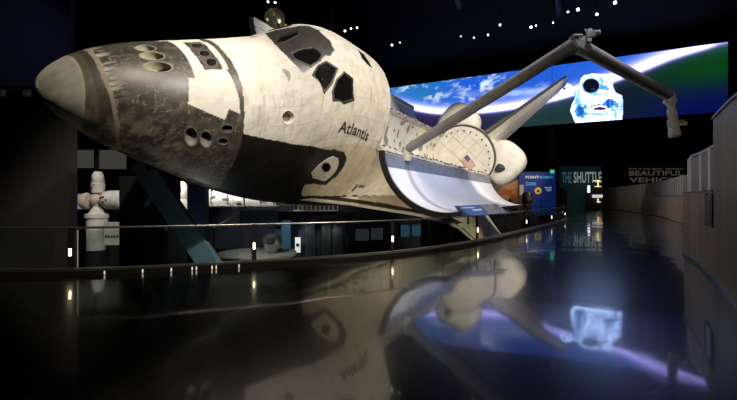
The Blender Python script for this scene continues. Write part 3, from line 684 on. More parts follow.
# ------------------------------------------------------------------ the hall
def catmull(pts, n=12):
    P = [Vector(p) for p in pts]; P = [P[0] * 2 - P[1]] + P + [P[-1] * 2 - P[-2]]; out = []
    for i in range(1, len(P) - 2):
        for k in range(n):
            t = k / n; a, b, c, d = P[i - 1], P[i], P[i + 1], P[i + 2]
            out.append(.5 * ((2 * b) + (c - a) * t + (2 * a - 5 * b + 4 * c - d) * t * t + (3 * b - a - 3 * c + d) * t ** 3))
    out.append(P[-2]); return out
RAIL = [(-22, 8.9), (-16, 8.45), (-10.2, 8.1), (-6.5, 7.98), (-2.82, 9.0), (.68, 10.57), (4.02, 13.54), (7.87, 18.26), (11.3, 22.6), (14.6, 27.2), (16.4, 31), (16.2, 34.2), (13.5, 36.2), (6, 37), (-5, 37.5), (-22, 38)]
rail = catmull([(x, y, 0) for x, y in RAIL])
WALL = [(3.2, -9), (3.5, -3), (4.2, 2.2), (4.9, 4.2), (5.8, 5.75), (7.0, 7.42), (8.2, 9.1), (9.25, 10.7), (10.9, 12.4), (13.6, 15.0), (16.3, 17.9), (18.6, 21.3), (21.5, 25.6), (25, 31), (28.6, 37.5), (32, 45.5), (35.6, 55), (37.5, 62)]
wall = catmull([(x, y, 0) for x, y in WALL])

# polished walkway
fm = bpy.data.materials.new('polished_floor'); fm.use_nodes = True; nt = fm.node_tree; b = nt.nodes['Principled BSDF']
b.inputs['Base Color'].default_value = (.004, .0034, .0028, 1); b.inputs['Roughness'].default_value = .22; b.inputs['IOR'].default_value = 1.4; b.inputs['Coat Weight'].default_value = .8; b.inputs['Coat IOR'].default_value = 1.42
tc = nt.nodes.new('ShaderNodeTexCoord'); n1 = nt.nodes.new('ShaderNodeTexNoise'); n1.inputs['Scale'].default_value = .55; n1.inputs['Detail'].default_value = 1
n2 = nt.nodes.new('ShaderNodeTexNoise'); n2.inputs['Scale'].default_value = 5; n2.inputs['Detail'].default_value = 4
bp = nt.nodes.new('ShaderNodeBump'); bp.inputs['Strength'].default_value = 1; bp.inputs['Distance'].default_value = .016
nt.links.new(tc.outputs['Object'], n1.inputs['Vector']); nt.links.new(tc.outputs['Object'], n2.inputs['Vector'])
nt.links.new(n1.outputs['Fac'], bp.inputs['Height']); nt.links.new(bp.outputs['Normal'], b.inputs['Normal']); nt.links.new(bp.outputs['Normal'], b.inputs['Coat Normal'])
mr = nt.nodes.new('ShaderNodeMapRange'); mr.inputs['From Min'].default_value = .3; mr.inputs['From Max'].default_value = .75; mr.inputs['To Min'].default_value = .03; mr.inputs['To Max'].default_value = .09
nt.links.new(n2.outputs['Fac'], mr.inputs['Value']); nt.links.new(mr.outputs['Result'], b.inputs['Coat Roughness'])
M['floor'] = fm
poly = [(p.x, p.y) for p in rail] + [(-22, 80), (60, 80), (60, 62)] + [(p.x, p.y) for p in reversed(wall)] + [(-22, -9)]
struct(MB().prism(poly, -.4, 0).build('floor', M['floor'], recalc=False))
# floor joint strips set in the polish
def floor_strip(a, b_, name):
    mb = MB(); mb.beam((a[0], a[1], .0015), (b_[0], b_[1], .0015), .03, .003, (0, 0, 1)); return struct(mb.build(name, M['rail_steel']))
floor_strip((13.2, 24.0), (20.3, 23.5), 'trim_1')

def ribbon(path, z0, z1, off0, off1, material, name, side=1, rec=True):
    """a wall-like solid following PATH between two offsets to its side"""
    rings = []
    for i, p in enumerate(path):
        d = (path[min(i + 1, len(path) - 1)] - path[max(i - 1, 0)]).normalized(); n = Vector((d.y, -d.x, 0)) * side
        rings.append([p + n * off0 + Vector((0, 0, z0)), p + n * off1 + Vector((0, 0, z0)), p + n * off1 + Vector((0, 0, z1)), p + n * off0 + Vector((0, 0, z1))])
    return MB().loft(rings)
# panelled wall on the right: boards laid along the wall by arc length
def board_mat(name, col, wd, gap=.35, tone=.25):
    m = bpy.data.materials.new(name); m.use_nodes = True; nt = m.node_tree; L = nt.links; b = nt.nodes['Principled BSDF']
    a = nt.nodes.new('ShaderNodeAttribute'); a.attribute_name = 'skin'
    br = nt.nodes.new('ShaderNodeTexBrick'); br.offset = 0; br.inputs['Scale'].default_value = 1; br.inputs['Brick Width'].default_value = wd; br.inputs['Row Height'].default_value = 50
    br.inputs['Mortar Size'].default_value = .008; br.inputs['Mortar Smooth'].default_value = .2
    br.inputs['Color1'].default_value = (*[c * (1 - tone) for c in col], 1); br.inputs['Color2'].default_value = (*[c * (1 + tone) for c in col], 1); br.inputs['Mortar'].default_value = (*[c * gap for c in col], 1)
    L.new(a.outputs['Vector'], br.inputs['Vector'])
    wv = nt.nodes.new('ShaderNodeTexNoise'); wv.inputs['Scale'].default_value = 3; mp = nt.nodes.new('ShaderNodeMapping'); mp.inputs['Scale'].default_value = (6, .35, 1)
    L.new(a.outputs['Vector'], mp.inputs['Vector']); L.new(mp.outputs['Vector'], wv.inputs['Vector'])
    mx = nt.nodes.new('ShaderNodeMix'); mx.data_type = 'RGBA'; mx.blend_type = 'MULTIPLY'; mx.inputs[0].default_value = .45
    L.new(br.outputs['Color'], mx.inputs[6]); L.new(wv.outputs['Fac'], mx.inputs[7]); L.new(mx.outputs[2], b.inputs['Base Color'])
    b.inputs['Roughness'].default_value = .45
    return m
M['tan'] = board_mat('wall_boards', (.36, .29, .22), .3); M['tall'] = board_mat('tall_wall_boards', (.2, .155, .12), .12, .25)
def boards(path, z0, z1, th, material, name):
    """curved wall with an arc-length attribute for its boards; thickness away from the walkway"""
    rings = []; s = 0; att = []
    for i, p in enumerate(path):
        d = (path[min(i + 1, len(path) - 1)] - path[max(i - 1, 0)]).normalized(); n = Vector((d.y, -d.x, 0))
        if i: s += (p - path[i - 1]).length
        for q in (p, p + n * th):
            for z in ((z0, z1) if q is p else (z1, z0)): rings.append(q + Vector((0, 0, z))); att.append((s, z, 0))
    mb = MB(); N = len(path)
    mb.loft([rings[i * 4:i * 4 + 4] for i in range(N)])
    o = mb.build(name, material)
    at = o.data.attributes.new('skin', 'FLOAT_VECTOR', 'POINT'); at.data.foreach_set('vector', [c for a in att for c in a])
    return o
k0 = 5 * 12
low = wall[k0:]; near = wall[:k0 + 1]
struct(boards(low, -.4, 1.78, .22, M['tan'], 'wall_right'))
struct(boards(near, -.4, 3.24, .3, M['tall'], 'wall_front_right'))
struct(ribbon(near, 3.24, 3.29, -.03, .33, M['tall'], '').build('trim_2', M['tall']))
struct(ribbon(low, 1.78, 1.82, -.03, .25, M['tan'], '').build('trim_3', M['steel_dark']))
M['skirt'] = mat('skirting_metal', (.35, .35, .36), .22, .9)
struct(ribbon(wall, 0., .07, -.035, -.0, M['skirt'], '').build('baseboard_right', M['skirt']))
# grey slatted screen standing on the low wall
sc_ = thing('slatted_screen', (low[0].x + .15, low[0].y, 1.82), 'grey screen of upright panels standing on the low board wall', 'screen')
M['slat'] = mat('screen_panel_grey', (.2, .195, .215), .45, .2, noise_amt=.15)
M['slat_post'] = mat('screen_post_grey', (.45, .44, .46), .4, .4)
def resample(path, step):
    out = [path[0].copy()]; acc = 0
    for a, b_ in zip(path, path[1:]):
        L = (b_ - a).length; t = step - acc
        while t <= L: out.append(a.lerp(b_, t / L)); t += step
        acc = (acc + L) % step
    return out
lp = resample(low, 1.15)
H_s = lambda i: 2.72 + min(1, i / 22) * .35
inv = Vector(sc_.location)
for i in range(len(lp) - 1):
    a, b_ = lp[i], lp[i + 1]; d = (b_ - a).normalized(); n = Vector((d.y, -d.x, 0)) * .12
    mb = MB(); mb.beam(a + n + Vector((0, 0, (1.82 + H_s(i)) / 2)) + d * .05 - inv, b_ + n + Vector((0, 0, (1.82 + H_s(i)) / 2)) - d * .05 - inv, .05, H_s(i) - 1.82, (0, 0, 1)); mb.build('screen_panel', M['slat'], sc_)
    mb = MB(); mb.box(a + n + Vector((0, 0, (1.82 + H_s(i) + .04) / 2)) - inv, (.08, .08, H_s(i) - 1.78)); mb.build('screen_post', M['slat_post'], sc_)
mb = MB(); mb.tube([lp[i] + Vector((.12 * (lp[min(i + 1, len(lp) - 1)] - lp[max(i - 1, 0)]).normalized().y, -.12 * (lp[min(i + 1, len(lp) - 1)] - lp[max(i - 1, 0)]).normalized().x, H_s(i) + .05)) - inv for i in range(len(lp))], .035, 8); mb.build('top_rail', M['slat_post'], sc_)
# small dark panel on the tall wall
i0 = k0 + 2; p = wall[i0]; d = (wall[i0 + 1] - wall[i0 - 1]).normalized(); n = Vector((-d.y, d.x, 0))
wp = thing('wall_panel', p + n * .012 + Vector((0, 0, 1.0)), 'dark grey access panel set in the tall board wall', 'panel')
mb = MB(); mb.beam(n * .0 - d * .32 + Vector((0, 0, .4)), d * .32 + Vector((0, 0, .4)), .04, .62, (0, 0, 1)); mb.build('panel_plate', mat('access_panel', (.06, .065, .08), .35, .3), wp)
mb = MB()
for s_ in (-1, 1): mb.box(d * .33 * s_ + Vector((0, 0, .4)), (.05, .05, .7))
mb.build('panel_frame', M['steel_dark'], wp)

# hall shell
def slab(name, c, dim, m): return struct(MB().box(c, dim).build(name, m))
slab('ceiling', (10, 35, 18.3), (110, 100, .4), M['black'])
slab('wall_back', (10, 84, 6), (110, .5, 26), M['black'])
slab('wall_far_right', (64.5, 35, 6), (.5, 100, 26), M['black'])
slab('wall_rear', (10, -14, 6), (110, .5, 26), M['black'])
slab('wall_far_left', (-44.5, 35, 6), (.5, 100, 26), M['black'])
slab('wall_left', (-31, 22, 4.6), (26.4, .4, 26), M['navy_wall'])
slab('floor_lower', (8, 35, -6.7), (110, 100, .3), M['deck'])
# dark partition beyond the rail on the left
part_x1 = (73.5 - 368.5) / 365.3 * 12.6
slab('wall_partition', ((-24 + part_x1) / 2, 12.6, -.95), (24 + part_x1, .35, 11.5), M['partition'])
tr = thing('lighting_truss', (-17, 12.5, 4.9), 'black lighting truss along the top of the dark partition', 'truss')
mb = MB()
for y in (-.22, .22):
    for z in (.06, .46): mb.beam((-7, y, z), (6.6, y, z), .07, .07)
mb.build('truss_chords', M['steel_dark'], tr)
mb = MB()
for k in range(17):
    x = -7 + k * .8
    for y in (-.22, .22): mb.beam((x, y, .06), (x + .4, y, .46), .035, .035); mb.beam((x + .4, y, .46), (x + .8, y, .06), .035, .035)
mb.box((-.2, 0, -.05), (13.6, .5, .04)); mb.box((-.2, .3, .26), (13.6, .04, .5)); mb.build('truss_bracing', M['steel_dark'], tr)
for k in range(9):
    mb = MB(); mb.box((-1.2 + k * .85, -.3, .25), (.16, .14, .2)); mb.build('truss_clamp', M['pale'], tr)  # pale blocks stand in for faint highlights on the truss

# ------------------------------------------------------------------ the giant picture screen
A0 = Vector((33.46, 34.0, 9.72)); DV = Vector((-14.36, 6.7, 0)).normalized(); LEN = 40.; SH = 6.46
NVv = Vector((DV.y, -DV.x, 0));
if NVv.y > 0: NVv = -NVv
scr = thing('video_screen', A0 + DV * LEN / 2, 'giant wall screen showing a spacewalker above the blue planet', 'screen')
sl = Vector(scr.location)
NS, NT = 700, 114
ss, tt = np.meshgrid(np.linspace(0, LEN, NS), np.linspace(0, SH, NT), indexing='ij')
limb = LIMB
ls = np.array([p[0] for p in limb])[::-1]; lt = np.array([p[1] for p in limb])[::-1]
lim = pchip(ls, lt, ss); dlt = tt - lim                     # metres above the bright rim of the planet
dk = 1 / np.sqrt(1 + np.gradient(lim, axis=0) ** 2 * (NS / LEN) ** 2); dlt = dlt * dk
def mixc(a, b_, t): return a * (1 - t[..., None]) + np.asarray(b_) * t[..., None]
col = np.zeros(ss.shape + (3,))
# space below the rim: dark, green to the right, navy in the corner, teal to the left
col[:] = (.005, .012, .013); col = mixc(col, (.012, .035, .038), np.clip((ss - 8) / 5, 0, 1))
gr = np.clip(1 - ss / 6.5, 0, 1); col = mixc(col, (.002, .045, .007), np.clip(1.25 - ss / 6.5, 0, 1) * np.clip((tt - 1.6) / 2.4, 0, 1)); col = mixc(col, (.001, .004, .07), np.clip(1.3 - ss / 8, 0, 1) * np.clip(1.15 - tt / 3.2, 0, 1))
col = mixc(col, (.02, .012, .05), np.clip((ss - 18) / 5, 0, 1))
# the planet above the rim
sky = np.zeros_like(col); sky[:] = (.012, .10, .62)
sky = mixc(sky, (.012, .16, .48), np.clip((ss - 24) / 5, 0, 1)); sky = mixc(sky, (.01, .14, .72), np.clip(1 - ss / 14, 0, 1))
cl = blob(ss, tt * 1.6 + ss * .25, 71, 1.1) * .5 + blob(ss, tt * 1.9 + ss * .3, 72, .45) * .35 + blob(ss, tt * 2 + ss * .3, 73, .28) * .2
cw = np.clip((cl - .55) * 4, 0, 1) * (np.exp(-((ss - 29.5) / 3.5) ** 2) + np.exp(-((ss - 22) / 2.6) ** 2) + .25 * np.exp(-((ss - 16) / 2.2) ** 2))
sky = mixc(sky, (.62, .78, .95), np.clip(cw, 0, 1) * np.clip((dlt - .6) / 1, 0, 1))
sw = np.exp(-((dlt - 1.5 - .12 * (ss - 18)) / .35) ** 2) * np.exp(-((ss - 18) / 4.5) ** 2) * (.35 + .9 * blob(ss, tt, 75, .8))
sky = mixc(sky, (.4, .6, .95), np.clip(sw, 0, .8))
ab = np.clip(dlt / .12 + .5, 0, 1); col = col * (1 - ab[..., None]) + sky * ab[..., None]
thick = np.interp(ss, [0, 6, 12, 20, 30], [.3, .36, .26, .28, .26])
glow = np.where(dlt > 0, np.exp(-(dlt / (thick * 1.7)) ** 1.5), np.exp(-(dlt / (thick * .8)) ** 2))
glow *= np.clip((ss - .2) / 1.5, .25, 1) * np.clip((34 - ss) / 4, 0, 1)
col = mixc(col, (.25, .3, 1.), np.clip(np.where(dlt > 0, np.exp(-dlt / .9), np.exp(dlt / .35)), 0, 1) * .3 * np.clip((34 - ss) / 4, 0, 1))
col = mixc(col, (1.7, 1.6, 4.2), np.clip(glow * 1.15, 0, 1))
# spacewalker
AST_W = np.array([1.8, 2.35, 4.2])
body = inside(BODY, ss, tt); glove = inside(GLOVE, ss, tt)
hel = ((ss - 10.95) / .98) ** 2 + ((tt - 3.92) / .98) ** 2 < 1
pk = ((np.abs(ss - 9.75) < .75) & (np.abs(tt - 4.3) < .55))
suit = body | glove | hel | pk
col[suit] = AST_W
nb = blob(ss, tt, 81, .42) * .6 + blob(ss, tt, 82, .2) * .4
nf = blob(ss, tt, 83, .16) * .6 + blob(ss, tt, 84, .09) * .4
# pixel grid of an enlarged image crop of the figure: x to the right, y down, 0..444
def fx_(x, y): px_, py_ = x / 6.343 - 30.85, y / 6.343 - 20.36; return 10.97 - px_ * .0904, 3.82 - py_ * .1117 - px_ * .0117
GXs = (10.97 - ss) / .0904; GX_ = (GXs + 30.85) * 6.343; GY_ = ((3.82 - tt - GXs * .0117) / .1117 + 20.36) * 6.343
def ell_(x, y, rx, ry, c, soft=0., amt=1., rag=0.):
    d_ = ((GX_ - x) / rx) ** 2 + ((GY_ - y) / ry) ** 2 + (nf - .5) * rag; global col
    w_ = (d_ < 1).astype(float) if not soft else np.exp(-d_)
    col = mixc(col, c, np.clip(w_ * amt, 0, 1) * suit)
def line(pts, wd, c):
    for (a0, b0), (a1, b1) in zip(pts, pts[1:]):
        L2 = (a1 - a0) ** 2 + (b1 - b0) ** 2; t_ = np.clip(((GX_ - a0) * (a1 - a0) + (GY_ - b0) * (b1 - b0)) / L2, 0, 1)
        col[((GX_ - a0 - t_ * (a1 - a0)) ** 2 + (GY_ - b0 - t_ * (b1 - b0)) ** 2 < wd ** 2) & suit] = c
SB, DB, LB = (.08, .38, .9), (.012, .11, .5), (.3, .6, 1.05)
for a_ in ((115, 230, 40, 60), (385, 250, 14, 60), (90, 175, 14, 30), (255, 90, 14, 30), (345, 130, 12, 40), (235, 300, 120, 14), (230, 180, 70, 10), (350, 300, 14, 50), (60, 180, 40, 10)): ell_(*a_, (.1, .42, 1.), 1, .93)
ell_(270, 138, 34, 16, SB, 0, 1, 1.6); ell_(268, 105, 12, 20, LB, 0, 1, 1.); ell_(300, 150, 16, 8, SB, 0, 1, 1)
ell_(132, 288, 36, 40, SB, 0, 1, 2.2); ell_(128, 284, 20, 26, DB, 0, 1, 2.5); ell_(160, 258, 12, 16, SB, 0, 1, 1.5)
ell_(320, 236, 46, 30, SB, 0, 1, 2.4); ell_(303, 236, 12, 26, DB, 0, 1, 1.5); ell_(328, 230, 8, 22, DB, 0, 1, 1.5); ell_(360, 250, 14, 10, SB, 0, 1, 2)
line([(195, 255), (230, 246), (275, 238)], 4, DB); line([(165, 275), (200, 262)], 3.5, SB)
ell_(252, 266, 40, 11, (.10, .02, .10), 0, 1, .8); ell_(228, 268, 12, 8, (.02, .02, .12))
for x_, y_ in ((188, 205), (205, 198), (222, 203), (238, 212), (192, 222), (215, 226), (205, 240), (195, 322), (160, 330), (300, 290), (318, 335), (175, 300)): ell_(x_, y_, 5, 5, SB)
line([(175, 192), (246, 188), (250, 228), (178, 232), (175, 192)], 2., LB); line([(112, 130), (118, 185), (95, 240)], 3, SB); line([(285, 160), (300, 200)], 3, SB)
line([(150, 85), (135, 120), (150, 165), (200, 180), (240, 168)], 3, LB); line([(300, 85), (322, 95), (325, 135)], 3, LB); line([(270, 285), (330, 275), (385, 268)], 3, SB)
ell_(22, 148, 11, 9, (.03, .06, .14)); ell_(197, 130, 58, 49, LB); ell_(197, 130, 52, 43, (.004, .005, .012)); ell_(212, 152, 20, 6, (.01, .03, .10))
me = bpy.data.meshes.new('picture'); vsn = np.stack([DV.x * (ss - LEN / 2), DV.y * (ss - LEN / 2), tt], -1).reshape(-1, 3)
i, j = np.meshgrid(np.arange(NS - 1), np.arange(NT - 1), indexing='ij'); fc = np.stack([i * NT + j, i * NT + j + 1, (i + 1) * NT + j + 1, (i + 1) * NT + j], -1).reshape(-1, 4)
me.vertices.add(len(vsn)); me.vertices.foreach_set('co', vsn.ravel()); me.loops.add(fc.size); me.loops.foreach_set('vertex_index', fc.ravel().astype(np.int32))
me.polygons.add(len(fc)); me.polygons.foreach_set('loop_start', np.arange(0, fc.size, 4, dtype=np.int32)); me.polygons.foreach_set('loop_total', np.full(len(fc), 4, np.int32)); me.update(calc_edges=True)
at = me.attributes.new('picture', 'FLOAT_COLOR', 'POINT'); at.data.foreach_set('color', np.c_[col.reshape(-1, 3), np.ones(len(vsn))].ravel())
pm = bpy.data.materials.new('screen_picture'); pm.use_nodes = True; nt = pm.node_tree; b = nt.nodes['Principled BSDF']; b.inputs['Base Color'].default_value = (.005, .005, .005, 1); b.inputs['Roughness'].default_value = .6
a_ = nt.nodes.new('ShaderNodeAttribute'); a_.attribute_name = 'picture'; nt.links.new(a_.outputs['Color'], b.inputs['Emission Color']); b.inputs['Emission Strength'].default_value = 1.15
me.materials.append(pm); po = bpy.data.objects.new('picture', me); C.objects.link(po); po.parent = scr
mb = MB(); c0 = -NVv * .22
mb.beam(DV * (-LEN / 2 - .05) + c0 + Vector((0, 0, SH / 2)), DV * (LEN / 2 + .05) + c0 + Vector((0, 0, SH / 2)), .3, SH + .12, (0, 0, 1)); mb.build('screen_cabinet', M['black'], scr)
for k, px in enumerate((445, 479, 499, 512, 521)):
    r = (px - 368.5) / 365.3; s_ = (r * A0.y - A0.x) / (DV.x - r * DV.y); p = A0 + DV * s_
    t = thing('suspension_cable', (p.x, p.y + .2, A0.z + SH + .075), ['thin hanging cable over the left end of the giant screen', 'thin hanging cable, second from the left over the giant screen', 'pale thin cable in the middle of the five over the giant screen', 'thin hanging cable just right of the pale middle one', 'thin hanging cable furthest right over the giant screen'][k], 'cable', 'screen suspension cables')
    MB().tube([(0, 0, 0), (0, 0, 18.02 - A0.z - SH)], .03, 6).build('cable', mat('cable_grey', (.3, .3, .3) if k == 2 else (.12, .12, .12), .5), t)
    MB().box((0, 0, .06), (.2, .16, .14)).build('cable_shackle', M['steel_dark'], t)

# ------------------------------------------------------------------ ceiling spotlights
def spot(px, py, size=1., on=True, z=15.4):
    D = (z - 1.65) * 365.3 / (198 - py); x = (px - 368.5) / 365.3 * D
    return (x, D, z, size)
SZ = .45
spots = [spot(268, 1), spot(275, 1.5), spot(345, 30, 1.2), spot(351, 28), spot(357, 27), spot(392, 44, 1.3), spot(400, 42, .7), spot(461, 36, .6), spot(474, 37, .8), spot(488, 34, 1.), spot(500, 24, 1.1), spot(531, 26, 1.4), spot(536, 25, .8), spot(553, 22, .7), spot(568, 11, 1.), spot(578, 8, 1.6), spot(597, 13, 1.4), spot(615, 1, 1.6)]
spot_labels = ['left of the two spotlights above the dish antenna at the top edge', 'right of the two spotlights above the dish antenna at the top edge',
 'lowest bright spotlight of the three right of the cabin roof', 'middle spotlight of the three right of the cabin roof', 'small spotlight furthest right of the three beside the cabin roof',
 'bright spotlight of the pair hanging above the cabin back', 'faint spotlight of the pair hanging above the cabin back',
 'faintest spotlight, first of the row over the left half of the giant screen', 'small spotlight, second of the row over the left half of the giant screen', 'clear spotlight, third of the row over the left half of the giant screen', 'spotlight beside the pale hanging cable over the screen',
 'bright spotlight above the upper arm, first of its pair', 'small spotlight tucked beside the bright one above the arm', 'faint lone spotlight above the arm nearly at its elbow',
 'small spotlight above the arm elbow, left of the big bright one', 'big bright spotlight over the arm elbow', 'bright spotlight right of the elbow camera, lowest of its group', 'bright spotlight at the top edge, above the planet rim on the screen']
def make_spot():
    r = thing('spotlight', (0, 0, 0), '', 'spotlight', 'ceiling spotlights')
    mb = MB(); mb.lathe((0, .12, 0), (0, -.42, -.32), [(0, .07), (.05, .12), (.34, .14), (.42, .17), (.42, .145), (.36, .14)], 16, caps=(True, False)); mb.build('lamp_housing', M['steel_dark'], r, smooth=True)
    mb = MB(); ax_ = Vector((0, -.42, -.32)).normalized(); mb.lathe(Vector((0, .12, 0)) + ax_ * .34, ax_, [(0, .05), (.01, .14), (.05, .1), (.07, .02)], 16); mb.build('lamp_lens', M['lamp_white'], r)
    mb = MB(); mb.beam((-.1, 0, -.05), (-.1, 0, .2), .02, .02); mb.beam((.1, 0, -.05), (.1, 0, .2), .02, .02); mb.beam((-.11, 0, .2), (.11, 0, .2), .02, .02); mb.beam((0, 0, .2), (0, 0, 2.7), .035, .035); mb.build('lamp_yoke', M['steel_dark'], r)
    return r
proto = make_spot()
for i, (x, y, z, sz) in enumerate(spots):
    o = proto if i == 0 else copy_tree(proto)
    o.location = (x, y, z); o['label'] = spot_labels[i]
    o.rotation_euler = (0, 0, math.atan2(x - 0, y) * -1)
    for ch in o.children:
        if 'yoke' not in ch.name: ch.scale = (sz * SZ,) * 3
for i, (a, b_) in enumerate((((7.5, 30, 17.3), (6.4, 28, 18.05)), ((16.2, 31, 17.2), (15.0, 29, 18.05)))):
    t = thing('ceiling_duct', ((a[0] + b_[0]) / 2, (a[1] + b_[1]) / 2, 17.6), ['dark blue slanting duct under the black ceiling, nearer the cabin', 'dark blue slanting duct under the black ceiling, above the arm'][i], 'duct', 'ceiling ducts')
    l_ = Vector(t.location); MB().tube([Vector(a) - l_, Vector(b_) - l_], .22, 12).build('duct_pipe', mat('duct_blue', (.06, .07, .16), .5), t)  # the screen's blue light on ceiling beams is put into this colour
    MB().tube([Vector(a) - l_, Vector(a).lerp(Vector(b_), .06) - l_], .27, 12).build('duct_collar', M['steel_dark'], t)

# ------------------------------------------------------------------ rail along the walkway edge
rl = thing('guard_railing', (-6.5, 7.98, 0), 'curved glass railing with dark posts and steel handrail along the walkway', 'railing')
o0 = Vector(rl.location); rp = [p - o0 for p in rail]
m_ = ribbon(rp, 0, .1, -.28, .12, None, '', side=-1); m_.build('kerb', M['kerb'], rl)
m_ = ribbon(rp, .1, .125, -.1, .02, None, '', side=-1); m_.build('kerb_strip', M['rail_steel'], rl)
mb = MB(); mb.tube([p + Vector((0, 0, 1.0)) for p in rp], .024, 10); mb.build('handrail', M['rail_steel'], rl, smooth=True)
glass = bpy.data.materials.new('rail_glass'); glass.use_nodes = True; nt = glass.node_tree
for n_ in list(nt.nodes):
    if n_.type == 'BSDF_PRINCIPLED': nt.nodes.remove(n_)
g1 = nt.nodes.new('ShaderNodeBsdfTransparent'); g1.inputs['Color'].default_value = (.9, .96, .95, 1); g2 = nt.nodes.new('ShaderNodeBsdfGlossy'); g2.inputs['Roughness'].default_value = .03
lw_ = nt.nodes.new('ShaderNodeLayerWeight'); lw_.inputs['Blend'].default_value = .5; pw_ = nt.nodes.new('ShaderNodeMath'); pw_.operation = 'POWER'; pw_.inputs[1].default_value = 5; nt.links.new(lw_.outputs['Facing'], pw_.inputs[0])
fr = nt.nodes.new('ShaderNodeMapRange'); fr.inputs['To Min'].default_value = .02; fr.inputs['To Max'].default_value = .7; nt.links.new(pw_.outputs[0], fr.inputs['Value']); mx = nt.nodes.new('ShaderNodeMixShader')
nt.links.new(fr.outputs[0], mx.inputs[0]); nt.links.new(g1.outputs[0], mx.inputs[1]); nt.links.new(g2.outputs[0], mx.inputs[2]); nt.links.new(mx.outputs[0], nt.nodes['Material Output'].inputs[0])
M['glass_edge'] = mat('glass_edge', (.55, .62, .6), .2)
for i in range(2, len(RAIL) - 3):
    x, y = RAIL[i]; p = Vector((x, y, 0)) - o0; d = (rail[i * 12 + 1] - rail[i * 12 - 1]).normalized(); n_ = Vector((d.y, -d.x, 0))
    R_ = Matrix.Rotation(math.atan2(d.y, d.x), 3, 'Z')
    mb = MB(); mb.box(p + Vector((0, 0, .49)), (.11, .05, .98), R_); mb.box(p + Vector((0, 0, .01)), (.2, .16, .03), R_); mb.box(p + Vector((0, 0, .985)), (.06, .06, .04), R_)
    po = mb.build('rail_post', M['post'], rl)
    mb = MB(); mb.box(p + n_ * .032 + Vector((0, 0, .47)), (.045, .02, .16), R_); mb.build('post_light', M['lamp_warm'], po)['label'] = 'small warm light on the post'
for i in range(len(RAIL) - 4):
    seg = rp[i * 12:(i + 1) * 12 + 1]
    for a, b_ in ((1, 6), (6, 11)):
        pth = [seg[a] + (seg[a + 1] - seg[a]) * .12] + seg[a + 1:b_] + [seg[b_] - (seg[b_] - seg[b_ - 1]) * .12]
        gm = ribbon(pth, .13, .93, -.006, .006, None, '', side=-1)
        g = gm.build('glass_panel', glass, rl)
    mb = MB(); q = seg[6]; mb.box(q + Vector((0, 0, .955)), (.035, .035, .09)); mb.build('glass_clamp', M['rail_steel'], rl)
mb = MB(); mb.box(Vector((-6.36, 7.99, .54)) - o0, (.02, .012, .82)); mb.build('glass_edge', M['glass_edge'], rl)
for k, (px, py) in enumerate(((111, 272), (147, 271.5), (174, 271), (194, 270), (198, 270), (213, 269.5), (217, 269), (239, 268))):
    # glowing bars stand in for reflections of lights on the kerb face
    best = min(range(len(rail)), key=lambda q_: abs(rail[q_].x / rail[q_].y - (px - 368.5) / 365.3) if rail[q_].y < 14 else 9)
    a, b_ = rail[best], rail[best + 1] if rail[best].x / rail[best].y < (px - 368.5) / 365.3 else rail[best - 1]
    f0, f1 = a.x / a.y, b_.x / b_.y; t_ = ((px - 368.5) / 365.3 - f0) / (f1 - f0); p = a.lerp(b_, t_) - o0; d = (b_ - a).normalized(); n_ = Vector((d.y, -d.x, 0)); n_ = n_ if n_.y < 0 else -n_
    mb = MB(); mb.beam(p + n_ * .285 + Vector((0, 0, .012)), p + n_ * .285 + Vector((0, 0, .088)), .02, .02); mb.build('kerb_light', M['lamp_kerb'] if 'lamp_kerb' in M else M.setdefault('lamp_kerb', mat('lamp_kerb', (1, .9, .8), emit=(1, .85, .65), strength=.5)), rl)

# reading panel mounted on the rail
ip = thing('information_panel', (4.3, 13.6, 0), 'tilted blue and grey reading panel mounted on the curved railing', 'sign')
c0, c1, c2, c3 = wpt(462.5, 216.5, 13.15), wpt(508.5, 213, 14.1), wpt(497, 203.8, 14.55), wpt(455, 205.8, 13.6)
o1 = Vector(ip.location); nrm = (c1 - c0).cross(c3 - c0).normalized(); nrm = nrm if nrm.y < 0 else -nrm
def pq(u_, v_, off=0): return (c0 * (1 - u_) + c1 * u_) * (1 - v_) + (c3 * (1 - u_) + c2 * u_) * v_ + nrm * off - o1
mb = MB(); mb.loft([[pq(0, 0, -.04), pq(1, 0, -.04), pq(1, 1, -.04), pq(0, 1, -.04)], [pq(0, 0), pq(1, 0), pq(1, 1), pq(0, 1)]]); mb.build('panel_board', mat('panel_blue', (.07, .12, .3), .35), ip)
mb = MB(); mb.add([pq(.55, .02, .004), pq(.99, .02, .004), pq(.99, .98, .004), pq(.55, .98, .004)], [(0, 1, 2, 3)]); mb.build('panel_photo', mat('panel_photo', (.22, .2, .22), .4, noise_amt=.7, noise_scale=5), ip)
mb = MB()
for v_, u0, u1 in ((.72, .08, .4), (.5, .3, .52), (.42, .3, .5)): mb.add([pq(u0, v_, .006), pq(u1, v_, .006), pq(u1, v_ + .07, .006), pq(u0, v_ + .07, .006)], [(0, 1, 2, 3)])
mb.build('panel_text_lines', mat('panel_text', (.5, .6, .75), .5), ip)
mb = MB(); mb.beam(pq(.2, .5, -.05), pq(.2, .3, -.05) + Vector((0, .1, -.4)), .05, .05); mb.beam(pq(.8, .5, -.05), pq(.8, .3, -.05) + Vector((0, .1, -.4)), .05, .05); mb.build('panel_bracket', M['steel_dark'], ip)
